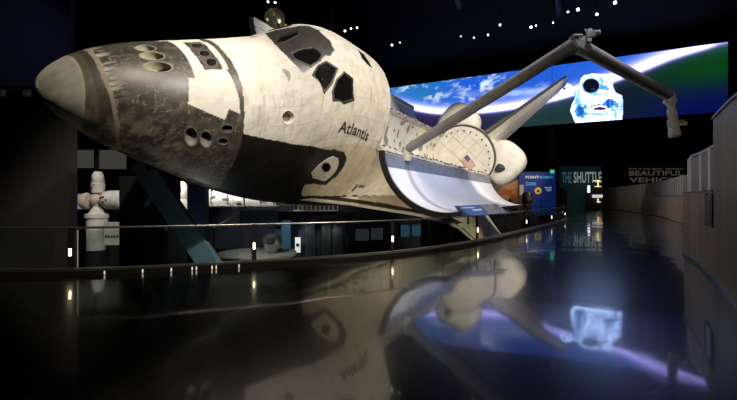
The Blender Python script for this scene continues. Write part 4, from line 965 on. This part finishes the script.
# ------------------------------------------------------------------ what carries the spaceplane
lg = thing('nose_support', (-.7, 11.2, -6.55), 'slanting blue grey steel leg under the nose', 'support')
l0 = Vector(lg.location)
mb = MB(); mb.beam(Vector((-.68, 11.2, -6.5)) - l0, Vector((-6.97, 11.15, 2.75)) - l0, .64, .22, (0, 1, 0)); mb.build('slanting_beam', M['teal_steel'], lg, bevel=.02)
mb = MB(); mb.beam(Vector((-6.7, 11.15, 2.7)) - l0, Vector((-5.5, 11.2, 3.0)) - l0, .5, .45, (0, 1, 0)); mb.box(Vector((-5.6, 11.15, 2.85)) - l0, (.5, .5, .35)); mb.build('attach_fitting', M['steel_dark'], lg)
mb = MB(); mb.box((.05, 0, .04), (1.8, 1.4, .12)); mb.build('base_plate', M['steel_dark'], lg)
tw = thing('support_tower', (-8.1, 13.6, -6.55), 'black steel tower block standing beside the slanting leg', 'support')
mb = MB(); mb.box((0, 0, 4.5), (1.75, .9, 9.)); mb.build('tower_body', M['steel_dark'], tw)
mb = MB(); mb.beam((.1, -.5, 7.9), (.5, -.5, 8.5), .16, .1); mb.beam((.5, -.5, 8.5), (.8, -.5, 8.1), .14, .1); mb.build('tower_brace', M['slat'], tw)
nc = thing('navy_column', (-7.55, 16.2, -6.55), 'dark navy steel column behind the slanting leg', 'column')
MB().box((0, 0, 4.85), (.74, .5, 9.7)).build('column_shaft', M['navy_steel'], nc); MB().box((0, 0, .06), (1.1, .9, .12)).build('base_plate', M['steel_dark'], nc)
at = thing('rear_support', (5.9, 31.7, -6.55), 'dark steel trestle under the tail end of the spaceplane', 'support')
mb = MB(); mb.beam((0, 0, 0), (1.5, -.8, 7.3), .5, .5); mb.beam((0, 0, 0), (-1.45, .9, 10.6), .5, .5); mb.build('trestle_legs', M['steel_dark'], at); MB().box((0, 0, .05), (1.6, 1.2, .1)).build('base_plate', M['steel_dark'], at)

# ------------------------------------------------------------------ lower deck and its exhibits
struct(MB().box((-5.9, 25.8, -3.05), (20.6, 17.5, .3)).build('floor_mezzanine', M['deck']))
struct(MB().box((-5.9, 33, 0), (20.6, .3, 6)).build('wall_mezzanine', M['navy_wall']))
def q(px, D): return (px - 368.5) / 365.3 * D
def zz(py, D): return 1.65 + (198 - py) / 365.3 * D
D = 18.; st = thing('space_station_model', (q(97, D), D, -2.9), 'cream and white model of docked station modules on a pedestal', 'model')
zc = zz(200, D) + 2.9
mb = MB(); mb.lathe((0, 0, 0), (0, 0, 1), [(0, .8), (.1, .8), (.14, .5), (2.0, .45)], 24); mb.build('pedestal', M['steel_dark'], st)
mb = MB(); mb.lathe((0, 0, 2.0), (0, 0, 1), [(0, .42), (1.55, .45), (1.58, .5), (1.75, .5), (1.8, .36), (2.1, .18), (zc - 2.1, .16)], 24); mb.build('lower_module', M['pale'], st, smooth=True)
mb = MB(); mb.lathe((0, 0, zc - .3), (0, 0, 1), [(0, .14), (.1, .26), (.3, .32), (.5, .26), (.62, .16)], 20); mb.lathe((-.5, 0, zc - .05), (1, 0, 0), [(0, .16), (.95, .16)], 14); mb.build('docking_node', M['pale_warm'], st, smooth=True)
mb = MB(); mb.lathe((-.28, 0, zc - .05), (-1, 0, 0), [(0, .18), (.08, .36), (.22, .42), (.38, .38), (.45, .2)], 20); mb.build('small_module', M['pale_warm'], st, smooth=True)
mb = MB(); mb.lathe((.36, 0, zc + .0), (1, 0, 0), [(0, .2), (.1, .42), (.3, .47), (.95, .47), (1.0, .4), (1.15, .38), (1.2, .2)], 24); m_ = mb.build('large_module', M['pale'], st, smooth=True)
mb = MB()
for dx, dz in ((.5, .1), (.62, -.1), (.62, .14), (.76, 0)): mb.box((dx, -.46, zc + dz), (.08, .04, .1))
mb.build('dark_fittings', M['fitting'], m_)
mb = MB(); mb.lathe((.05, 0, zc + .3), (0, 0, 1), [(0, .14), (.06, .27), (.5, .3), (.55, .24), (.62, .27), (.95, .24), (1.1, .15)], 20); m_ = mb.build('upper_module', M['pale'], st, smooth=True)
mb = MB()
for k in range(5): mb.box((-.12 + .08 * (k % 3), -.27, zc + .5 + .13 * k), (.09, .05, .05))
mb.build('dark_fittings', M['fitting'], m_)
mb = MB(); mb.tube([(0, 0, zc + 1.35), (0, 0, 18.0 + 2.9)], .09, 8); mb.build('hanger_rod', M['black'], st)
D = 20.
for (x0, x1, y0_, y1_, mt, nm, lb) in ((73, 93.5, 150, 168, 'grey_screen', 'wall_display', 'dim grey wall display left of the black hanger rod'), (96.5, 126, 150, 169, 'grey_screen', 'wall_display', 'dim grey wall display right of the black hanger rod'), (70, 84, 194, 209, 'violet_screen', 'wall_display', 'violet lit display left of the station model')):
    t = thing(nm, (q((x0 + x1) / 2, D), D, zz(y1_, D)), lb, 'display', 'lower hall displays')
    w_, h_ = q(x1, D) - q(x0, D), zz(y0_, D) - zz(y1_, D)
    MB().box((0, 0, h_ / 2), (w_, .05, h_)).build('display_face', M[mt], t); MB().box((0, .08, h_ / 2), (w_ + .1, .1, h_ + .1)).build('display_case', M['black'], t)
    mb = MB(); mb.box((0, .25, h_ / 2), (.12, .2, .12)); mb.tube([(0, .3, h_ / 2), (0, .3, -2.9 - t.location.z)], .06, 8); mb.build('display_stand', M['black'], t)
D = 17.6; t = thing('display_board', (q(114, D), D, -2.9), 'white display board beside the station model', 'board')
zb, zt_ = zz(245, D) + 2.9, zz(222, D) + 2.9
MB().box((0, 0, (zb + zt_) / 2), (.9, .06, zt_ - zb)).build('board_face', M['pale'], t)
mb = MB()
for k in range(6): mb.box((-.36 + .14 * k, -.035, zb + .42), (.1, .02, .12))
mb.build('board_pictures', M['curtain'], t); MB().box((0, .0, zb / 2), (.5, .05, zb)).build('board_stand', M['steel_dark'], t)

D = 24.; t = thing('space_telescope_model', (q(247, D), D, zz(198, D)), 'long white foil cylinder spacecraft hanging beneath the nose', 'model')
Lh = q(290, D) - q(203, D)
mb = MB(); mb.lathe((-Lh / 2, 0, 0), (1, 0, 0), [(0, .3), (.02, .66), (.25, .68), (.3, .62), (Lh * .33, .62), (Lh * .34, .7), (Lh * .38, .7), (Lh * .39, .62), (Lh * .86, .6), (Lh * .87, .5), (Lh, .5)], 28); bd = mb.build('spacecraft_tube', M['pale'], t, smooth=True)
mb = MB()
for k in range(14): mb.box((-Lh / 2 + .2 + k * .28, -.5, .55 - .02 * (k % 3)), (.12, .1, .05))
mb.build('hand_rails', M['fitting'], bd)
mb = MB()
for k in range(5): mb.lathe((-Lh / 2 + .7 + k * 1.05, 0, 0), (1, 0, 0), [(0, .6), (.02, .655), (.07, .655), (.09, .6)], 28)
mb.build('hoops', M['curtain'], bd, smooth=True)
for k in range(6):
    mb = MB(); mb.box((-Lh / 2 + .9 + k * .8, -.62 + .04 * (k % 2), .08 - .16 * (k % 3)), (.3 + .1 * (k % 2), .1, .16)); mb.build('equipment_box', M['curtain'] if k % 2 else M['silver'], bd)
mb = MB(); mb.beam((-Lh / 2 + .6, -.45, -.5), (Lh / 2 - .6, -.45, -.5), .1, .06); mb.build('lower_rail', M['silver'], t)
mb = MB(); mb.tube([(-1.6, 0, .5), (-1.6, 0, 18.05 - 1.65)], .025, 6); mb.tube([(1.6, 0, .5), (1.6, 0, 18.05 - 1.65)], .025, 6); mb.build('hanging_wires', M['steel_dark'], t)
D = 24.6; t = thing('truss_segment_model', (q(316.5, D), D, zz(204, D)), 'pale ribbed truss segment hanging right of the long white cylinder', 'model')
mb = MB(); mb.box((0, 0, .1), (2.9, .7, .5)); mb.build('truss_core', M['curtain'], t)
mb = MB()
for k in range(11): mb.box((-1.45 + .29 * k, -.4, .05), (.06, .06, 1.0))
mb.box((0, -.42, .55), (2.96, .06, .06)); mb.box((0, -.42, -.42), (2.96, .06, .06)); mb.build('truss_ribs', M['pale'], t)
mb = MB(); mb.tube([(-1, 0, .3), (-1, 0, 18.05 - zz(204, D))], .025, 6); mb.tube([(1, 0, .3), (1, 0, 18.05 - zz(204, D))], .025, 6); mb.build('hanging_wires', M['steel_dark'], t)
D = 20.4; t = thing('capsule_model', (q(181, D), D, -2.9), 'bright white capsule standing between the slanting leg and the navy column', 'model')
mb = MB(); mb.lathe((0, 0, 0), (0, 0, 1), [(0, .5), (.1, .5), (.14, .2), (3.3, .2)], 18); mb.build('pedestal', M['steel_dark'], t)
mb = MB(); mb.lathe((0, 0, 3.3), (0, 0, 1), [(0, .3), (.1, .42), (1.1, .44), (1.2, .36), (1.35, .4), (1.9, .36), (2.1, .24), (2.2, .1)], 22); cpb = mb.build('capsule_body', M['pale'], t, smooth=True)
mb = MB(); mb.box((.02, -.42, 4.2), (.3, .08, .12)); mb.box((.1, -.36, 5.0), (.16, .08, .2)); mb.build('capsule_hatch', M['curtain'], cpb)
D = 20.; t = thing('teal_panel', (q(259, D), D, zz(225, D)), 'dark teal panel hanging below the long white cylinder', 'panel')
hh_ = zz(211, D) - zz(225, D); MB().box((0, 0, hh_ / 2), (q(278, D) - q(240, D), .06, hh_)).build('panel_face', M['lower_blue'], t)
mb = MB(); mb.tube([(-.8, .05, hh_), (-.8, .05, 3.2)], .02, 6); mb.tube([(.8, .05, hh_), (.8, .05, 3.2)], .02, 6); mb.build('hanging_wires', M['steel_dark'], t)
MB().box((0, 0, hh_ + .03), (q(278, D) - q(240, D), .1, .05)).build('panel_edge', M['teal_steel'], t)
t = thing('round_plinth', (-5.7, 18.6, -2.9), 'low round white edged plinth carrying the silver sphere', 'plinth')
mb = MB(); mb.lathe((0, 0, 0), (0, 0, 1), [(0, 1.5), (1.6, 1.5), (1.62, 1.9)], 40); mb.build('plinth_base', M['steel_dark'], t); mb = MB(); mb.lathe((0, 0, 1.62), (0, 0, 1), [(0, 1.95), (.02, 2.0), (.14, 2.0), (.16, 1.96)], 48); mb.build('plinth_top', M['pale'], t)
t = thing('silver_sphere_model', (-4.9, 18.6, -1.12), 'silver sphere craft resting on the round plinth', 'model')
mb = MB(); mb.lathe((0, 0, .0), (0, 0, 1), [(.0, .2), (.05, .32)] + [(.52 - .5 * math.cos(a), .5 * math.sin(a)) for a in np.linspace(.75, math.pi, 14)], 28); sp_ = mb.build('sphere_shell', M['silver'], t, smooth=True)
mb = MB(); mb.lathe((.05, -.38, .62), (.15, -1, .35), [(0, .2), (.12, .2), (.14, .15)], 16); mb.build('porthole', M['fitting'], sp_)
t = thing('model_boom', (-6.35, 16.6, -2.9), 'thin white rod slanting up in front of the dark lower hall', 'rod')
mb = MB(); mb.tube([Vector((q(214, 16.6) + 6.35, 0, zz(227, 16.6) + 2.9)), Vector((q(232, 16.6) + 6.35, 0, zz(217, 16.6) + 2.9))], .03, 8); mb.build('rod_tube', M['pale'], t); mb = MB(); mb.tube([(q(214, 16.6) + 6.35, 0, 0), (q(214, 16.6) + 6.35, 0, zz(226.5, 16.6) + 2.9)], .04, 8); mb.build('rod_stand', M['steel_dark'], t)
# alcove wall
D = 25.
struct(MB().box(((q(274, D) + 3.6) / 2, D + .35, -1.1), (3.6 - q(274, D), .3, 3.6)).build('wall_alcove', M['navy_wall']))
bc = None
for k, (x0, x1, lb) in enumerate(((283, 292, 'wide blue lit column at the left end of the alcove wall'), (342.5, 346.5, 'slim blue lit column right of the grey curtains'))):
    t = thing('blue_column', (q((x0 + x1) / 2, D), D - .3, -2.9), lb, 'column', 'blue columns along the alcove wall')
    w_ = q(x1, D) - q(x0, D); MB().box((0, 0, 1.55), (w_, .3, 3.1)).build('column_shaft', M['lower_blue'], t); MB().box((0, 0, 3.13), (w_ + .1, .4, .08)).build('column_cap', M['navy_steel'], t)
t = thing('dark_column', (q(352, D), D - .3, -2.9), 'near black column beside the slim blue column', 'column'); MB().box((0, 0, 1.6), (.5, .3, 3.2)).build('column_shaft', M['navy_steel'], t); MB().box((0, 0, .06), (.6, .4, .12)).build('column_foot', M['steel_dark'], t)
t = thing('dial_panel', (q(298.5, D), D - .25, -2.9), 'bright white upright panel with a black dial', 'panel')
z0, z1 = zz(252, D) + 2.9, zz(237, D) + 2.9
MB().box((0, 0, (z0 + z1) / 2), (.36, .06, z1 - z0)).build('panel_face', mat('lit_panel', (.8, .8, .78), .5, emit=(.9, .9, .85), strength=.5), t); mb = MB(); mb.lathe((0, -.03, (z0 + z1) / 2), (0, -1, 0), [(0, .12), (.02, .12), (.03, .06)], 18); mb.build('dial', M['fitting'], t); MB().box((0, .02, z0 / 2), (.1, .06, z0)).build('panel_stand', M['steel_dark'], t)
for k, px in enumerate((310, 326, 337)):
    t = thing('grey_curtain', (q(px, D), D + .05, -2.9), ['grey curtain under a lamp beside the bright dial panel', 'grey curtain under a lamp, middle of the three', 'grey curtain under a lamp beside the slim blue column'][k], 'curtain', 'curtains along the alcove wall')
    rs = []
    for zz_ in (0, 2.75): rs.append([(-.34 + .68 * i / 24, .06 * math.sin(i * 2.1) - .0, zz_) for i in range(25)] + [(.34 - .68 * i / 24, .06 * math.sin((24 - i) * 2.1) + .03, zz_) for i in range(25)])
    MB().loft(rs).build('curtain_cloth', M['curtain'], t); mb = MB(); mb.tube([(-.36, 0, 2.78), (.36, 0, 2.78)], .025, 8); mb.build('curtain_rod', M['steel_dark'], t)
    lt_ = thing('downlight', (q(px, D), D - .45, .25), ['small downlight over the curtain beside the dial panel', 'small downlight over the middle curtain', 'small downlight over the curtain beside the slim blue column'][k], 'lamp', 'downlights along the alcove wall')
    mb = MB(); mb.lathe((0, 0, 0), (0, 0, 1), [(0, .09), (.16, .07), (.18, .03)], 14, caps=(False, True)); mb.tube([(0, 0, .17), (0, .65, .17)], .02, 6); mb.build('lamp_shell', M['steel_dark'], lt_); mb = MB(); mb.lathe((0, 0, .01), (0, 0, 1), [(0, .07), (.02, .07)], 14); mb.build('lamp_lens', M['lamp_cool'], lt_)
for k, (x0, x1, y0_, y1_, mt, lb) in enumerate(((354, 369, 229, 241, 'dim_screen', 'dim grey wall screen right of the near black column'), (371, 383, 228, 240, 'dim_screen', 'dim grey wall screen, second from the near black column'), (401, 410, 225, 237, 'blue_screen', 'blue lit wall screen nearest the dim grey ones'), (412, 421, 225, 236, 'blue_screen', 'blue lit wall screen at the right end of the alcove wall'))):
    D2 = D - .1; t = thing('wall_screen', (q((x0 + x1) / 2, D2), D2 + .2, zz(y1_, D2)), lb, 'screen', 'screens along the alcove wall')
    w_, h_ = q(x1, D2) - q(x0, D2), zz(y0_, D2) - zz(y1_, D2)
    MB().box((0, -.06, h_ / 2), (w_, .02, h_)).build('screen_face', M[mt], t); MB().box((0, 0, h_ / 2), (w_ + .06, .1, h_ + .06)).build('screen_case', M['black'], t)

# ------------------------------------------------------------------ exhibits at the far end of the walkway
D = 38.4; M['blue_wall'] = mat('blue_graphic', (.01, .03, .16), .5, emit=(.006, .03, .19), strength=.34)  # emission stands in for blue light falling on the wall
t = thing('exhibit_wall', ((q(519, D) + q(556, D)) / 2, D, 0), 'blue backlit exhibit wall with white and pale blue lettering', 'sign')
w_ = q(556, D) - q(519, D); MB().box((0, .1, 2.2), (w_, .2, 4.4)).build('graphic_board', M['blue_wall'], t)
wl = mat('sign_white', (.8, .8, .8), .5, emit=(.75, .85, 1), strength=.34); bl_ = mat('sign_pale_blue', (.2, .5, .8), .5, emit=(.1, .42, .75), strength=.36)
def zl(py): return zz(py, D)
mb = MB(); text_on(mb, 'POINT', (q(525.5, D) - t.location.x, 0, zl(178.6)), (1, 0, 0), (0, 0, 1), .3, q(539, D) - q(525.5, D)); mb.build('white_lettering', wl, t, recalc=False)
mb = MB(); text_on(mb, 'MOMENT', (q(539.5, D) - t.location.x, 0, zl(178.6)), (1, 0, 0), (0, 0, 1), .3, q(553.5, D) - q(539.5, D)); text_on(mb, 'ZONE', (q(525.5, D) - t.location.x, 0, zl(185.6)), (1, 0, 0), (0, 0, 1), .36, q(536, D) - q(525.5, D)); mb.build('pale_blue_lettering', bl_, t, recalc=False)
mb = MB(); mb.lathe((q(538, D) - t.location.x, 0, zl(190.7)), (0, -1, 0), [(0, .36), (.03, .36), (.035, .2)], 24); em = mb.build('round_emblem', mat('emblem_yellow', (.7, .45, .08), .5, emit=(.8, .45, .05), strength=.4), t)
mb = MB(); x_, z_ = q(538, D) - t.location.x, zl(191); mb.loft([[(x_ - .18, -.04, z_ - .12), (x_ + .18, -.04, z_ - .12), (x_ + .1, -.04, z_ + .06), (x_, -.04, z_ + .18), (x_ - .1, -.04, z_ + .06)], [(x_ - .18, -.05, z_ - .12), (x_ + .18, -.05, z_ - .12), (x_ + .1, -.05, z_ + .06), (x_, -.05, z_ + .18), (x_ - .1, -.05, z_ + .06)]]); mb.build('emblem_mark', M['fitting'], em)
mb = MB()
for k in range(3): mb.box((q(548, D) - t.location.x + .05 * k, -.01, zl(187.5 + 1.6 * k)), (.75 - .15 * k, .02, .06))
mb.build('small_text_lines', wl, t)
ex = thing('exit_sign', (q(552.5, 37.9), 37.9, zz(173.3, 37.9)), 'glowing green exit sign above the blue exhibit wall', 'sign')
MB().box((0, .06, .18), (.42, .1, .4)).build('sign_box', mat('exit_green', (.02, .3, .14), .5, emit=(.02, .6, .3), strength=.7), ex); mb = MB(); text_on(mb, 'EXIT', (-.16, .005, .11), (1, 0, 0), (0, 0, 1), .14, .32); mb.build('sign_lettering', wl, ex, recalc=False); mb = MB(); mb.box((0, .1, .6), (.04, .04, .5)); mb.tube([(0, .1, .8), (0, .1, 18.05 - ex.location.z)], .02, 6); mb.build('sign_hanger', M['steel_dark'], ex)
wood = mat('warm_wood', (.25, .13, .06), .6, noise_amt=.4, noise_scale=2)
t = thing('exhibit_backdrop', (q(503, 42), 42, 0), 'warm lit brown exhibit backdrop below the engine pod', 'backdrop')
MB().box((0, 0, 1.9), (5.2, .2, 3.8)).build('backdrop_board', wood, t)
mb = MB()
for k in range(6): mb.box((-2.2 + k * .85, -.14, 1.3 + .9 * (k % 3)), (.5, .08, .5 + .2 * (k % 2)))
mb.build('backdrop_pictures', mat('backdrop_pictures', (.4, .22, .1), .5, noise_amt=.6, noise_scale=3), t)
for k, (px, w_, h_, lb) in enumerate(((494, .8, 1.2, 'brown display case furthest left below the engine pod'), (504, 1., 1.5, 'brown display case in the middle below the engine pod'), (513, .7, 1.1, 'brown display case nearest the cream post'))):
    t = thing('display_case', (q(px, 40), 40, 0), lb, 'display case', 'display cases below the engine pod')
    MB().box((0, 0, h_ / 2), (w_, .6, h_)).build('case_base', M['fitting'], t); MB().box((0, 0, h_ + .25), (w_ * .95, .55, .5)).build('case_top', wood, t)
t = thing('cream_post', (q(521, 37.2), 37.2, 0), 'cream square post left of the blue exhibit wall', 'post'); MB().box((0, 0, 1.5), (.42, .3, 3.)).build('post_shaft', M['pale_warm'], t); MB().box((0, 0, 3.03), (.5, .38, .06)).build('post_cap', M['curtain'], t)
t = thing('rounded_kiosk', (q(525, 36.9), 36.3, 0), 'dark rounded kiosk in front of the cream post', 'kiosk')
mb = MB(); mb.lathe((0, 0, 0), (0, 0, 1), [(0, .42), (.1, .46), (1., .36), (1.2, .5), (1.9, .55), (2.2, .42), (2.3, .2)], 20); mb.build('kiosk_shell', mat('kiosk_brown', (.03, .02, .016), .4), t, smooth=True); MB().box((0, -.52, 1.6), (.5, .06, .4)).build('kiosk_screen', M['dim_screen'], t)
for k, px in enumerate((558, 561.5, 565)):
    t = thing('brown_stand', (q(px, 46), 46, 0), ['brown stand nearest the blue exhibit wall', 'brown stand in the middle of its row by the dark teal wall', 'brown stand closest to the letters of the dark teal wall'][k], 'stand', 'brown stands by the dark teal wall')
    h_ = 2.5 + .3 * (k % 2); MB().box((0, 0, h_ / 2), (.34, .3, h_)).build('stand_body', wood, t); MB().box((0, 0, h_ + .1), (.4, .36, .2)).build('stand_top', M['pale_warm'] if k == 1 else wood, t)
D = 52.; t = thing('lettered_wall', (q(581, D), D, 0), 'dark teal wall reading THE SHUTTLE in tall letters', 'sign')
tx = t.location.x; MB().box((0, .15, 3.1), (q(602, D) - q(560, D), .3, 6.2)).build('wall_board', mat('dark_teal', (.012, .04, .045), .6, emit=(.01, .05, .055), strength=.12), t)
mb = MB(); text_on(mb, 'THE', (q(562, D) - tx, -.01, zz(183, D)), (1, 0, 0), (0, 0, 1), 1.55, q(571.5, D) - q(562, D)); mb.build('blue_lettering', mat('letter_blue', (.1, .2, .3), .5, emit=(.1, .24, .36), strength=.28), t, recalc=False)
mb = MB(); text_on(mb, 'SHUTTLE', (q(573.5, D) - tx, -.01, zz(183, D)), (1, 0, 0), (0, 0, 1), 1.6, q(601.5, D) - q(573.5, D)); mb.build('white_lettering', mat('letter_white', (.5, .55, .55), .5, emit=(.45, .58, .6), strength=.32), t, recalc=False)
D = 50.; t = thing('lit_display', (q(594, D), D, 0), 'brightly lit white and yellow display before the dark teal wall', 'display')
def lx(px): return q(px, D) - t.location.x
hot = mat('display_white', (.9, .9, .9), .5, emit=(.9, .95, 1), strength=1.6); gold = mat('display_gold', (.9, .75, .4), .5, emit=(1, .8, .4), strength=1.)
MB().box((0, .2, 1.5), (lx(602) - lx(587), .1, 3.)).build('display_back', M['steel_dark'], t)
MB().box((lx(588.8), 0, (zz(192.5, D) + zz(185.5, D)) / 2), (.28, .1, zz(185.5, D) - zz(192.5, D))).build('light_bar', hot, t)
mb = MB(); mb.box((lx(597), 0, zz(180.8, D)), (1., .1, .14)); mb.box((lx(598), 0, zz(183.5, D)), (.14, .1, .9)); mb.box((lx(598), 0, zz(186.5, D)), (.9, .1, .1)); mb.build('gold_frame', gold, t)
mb = MB(); mb.box((lx(597), -.1, zz(196.2, D)), (1.3, .2, .4)); mb.build('light_box', mat('display_box', (.9, .9, .9), .5, emit=(.95, .95, .95), strength=.6), t)
mb = MB(); mb.box((lx(598), 0, zz(200.5, D)), (.14, .1, .5)); mb.box((lx(599), 0, zz(202, D)), (.4, .1, .14)); mb.build('gold_hook', gold, t)
D = 64.; t = thing('mural_wall', (q(652, D), D, 0), 'dark mural wall with words behind the grey slatted screen', 'sign')
tx = t.location.x; MB().box((0, .15, 3.9), (q(700, D) - q(604, D), .3, 7.8)).build('mural_board', mat('mural_dark', (.02, .018, .016), .7, noise_amt=.6, noise_scale=.6), t)
lw = mat('mural_letters', (.4, .34, .27), .5, emit=(.5, .4, .3), strength=.1)  # faint emission replaces a spot on the letters
mb = MB(); text_on(mb, 'THIS IS THE MOST AMAZING', (q(628, D) - tx, -.01, zz(169.6, D)), (1, 0, 0), (0, 0, 1), .28, q(684, D) - q(628, D)); text_on(mb, 'BEAUTIFUL', (q(629, D) - tx, -.01, zz(175.6, D)), (1, 0, 0), (0, 0, 1), .86, q(683, D) - q(629, D)); text_on(mb, 'VEHICLE', (q(629, D) - tx, -.01, zz(182.5, D)), (1, 0, 0), (0, 0, 1), .9, q(682, D) - q(629, D)); mb.build('mural_lettering', lw, t, recalc=False)

# ------------------------------------------------------------------ light
def lamp(name, kind, p, target, power, col, size=.3, angle=40, blend=.5):
    l = bpy.data.lights.new(name, kind); l.energy = power; l.color = col
    if kind == 'SPOT': l.spot_size = math.radians(angle); l.spot_blend = blend; l.shadow_soft_size = size
    elif kind == 'AREA': l.size = size
    else: l.shadow_soft_size = size
    o = bpy.data.objects.new(name, l); C.objects.link(o); o.location = p
    d = Vector(target) - Vector(p); o.rotation_euler = d.to_track_quat('-Z', 'Y').to_euler(); return o
warm = (1, .88, .72); cool = (.7, .8, 1)
lamp('key_spot', 'SPOT', (5.5, 1.5, 14.5), (-1.6, 11.3, 4.4), 12500, (1, .92, .82), .35, 42, .6)
lamp('nose_spot', 'SPOT', (-1.5, 1.0, 14.5), (-5.6, 8.6, 4.2), 6500, warm, .3, 36, .6)
lamp('hull_uplight', 'SPOT', (2.6, 11.9, -3.), (.4, 14.2, 2.2), 700, (1, .86, .62), .3, 66, .8)
lamp('stbd_door_spot', 'SPOT', (13, 9, 17), (1, 20, 8.4), 20000, (1, .96, .92), .3, 42, .6)
lamp('nose_uplight', 'SPOT', (-4.2, 10.0, -2.2), (-6., 8.7, 2.9), 130, (1, .88, .7), .2, 62, .8)
lamp('glove_uplight', 'SPOT', (5.2, 15.0, -2.6), (2.0, 17.6, .9), 750, (1, .88, .66), .2, 80, .7)
lamp('far_door_spot', 'SPOT', (-9, 1, 16.5), (-3, 16.5, 9), 5000, (1, .95, .88), .3, 26, .6)
lamp('side_spot', 'SPOT', (7., 2., 8.5), (.4, 13.5, 1.6), 2600, (1, .85, .62), .4, 46, .7)
lamp('bay_spot', 'SPOT', (14, 12, 16), (8.5, 27.5, 5), 26000, (1, .92, .8), .35, 34, .5)
lamp('door_spot', 'SPOT', (9, 9, 15), (4.5, 17.5, 2.2), 7500, (.78, .84, 1), .3, 50, .6)
lamp('tail_spot', 'SPOT', (24, 18, 15), (15.5, 32.5, 8), 11000, (1, .9, .8), .3, 34, .5)
lamp('wing_spot', 'SPOT', (10.5, 18.2, -2.), (6.6, 24, -.9), 1200, (1, .9, .68), .3, 40, .6)
lamp('arm_spot', 'SPOT', (9, 1, 13), (9, 12, 5.5), 900, (1, .9, .8), .3, 50, .6)
lamp('wall_spot', 'SPOT', (10, 25, 11.5), (21.5, 27, 1.5), 3600, (1, .85, .7), .4, 46, .9)
lamp('near_wall_spot', 'SPOT', (2, 5, 9), (7.5, 8.2, 1.5), 70, (1, .85, .7), .4, 60, .8)
lamp('far_wall_spot', 'SPOT', (24, 36, 6), (32, 46, 1.4), 750, (1, .88, .75), .4, 60, .8)
lamp('partition_spot', 'SPOT', (-11, 5, 9), (-13, 12.4, 1.5), 26, (1, .92, .8), .4, 70, .8)
lamp('station_spot', 'SPOT', (-12.4, 14.5, 6.5), (-13.2, 18, 1.), 650, (1, .93, .85), .15, 44, .5)
lamp('telescope_spot', 'SPOT', (-8.5, 19, 5.5), (-8.2, 24, 1.5), 3200, (1, .97, .93), .2, 60, .5)
lamp('capsule_spot', 'SPOT', (-9.6, 17.5, 5), (-10.2, 20.4, 1.7), 1300, (1, .97, .9), .1, 40, .5)
lamp('leg_spot', 'SPOT', (-3.2, 9.6, -2.6), (-4.6, 11, -.2), 120, (.72, .9, 1), .15, 100, .9)
lamp('navy_column_spot', 'SPOT', (-6.6, 14.2, -1), (-7.5, 16.2, 1.2), 70, (.6, .75, 1), .1, 60, .8)
lamp('plinth_spot', 'SPOT', (-5.4, 16.3, 1.8), (-5.2, 18.4, -1), 90, (1, 1, 1), .1, 70, .5)
for px in (310, 326, 337): lamp('curtain_spot', 'SPOT', (q(px, 25), 24.55, .22), (q(px, 25), 24.95, -3), 45, (.95, .97, 1), .05, 90, .7)
lamp('column_spot', 'SPOT', (q(300, 25), 22.5, .5), (q(290, 25), 24.7, -1.2), 35, (.4, .75, 1), .1, 60, .6)
lamp('backdrop_spot', 'SPOT', (q(503, 42), 38.8, 4.2), (q(503, 42), 42, 1.6), 420, (1, .62, .3), .1, 90, .6)
lamp('post_spot', 'SPOT', (q(521, 37.2), 35.8, 5), (q(521, 37.2), 37.2, 2), 60, (1, .85, .65), .1, 40, .6)
lamp('navy_wash', 'SPOT', (-17, 15, 13), (-24, 21.8, 8), 420, (.45, .5, 1), .5, 100, .9)
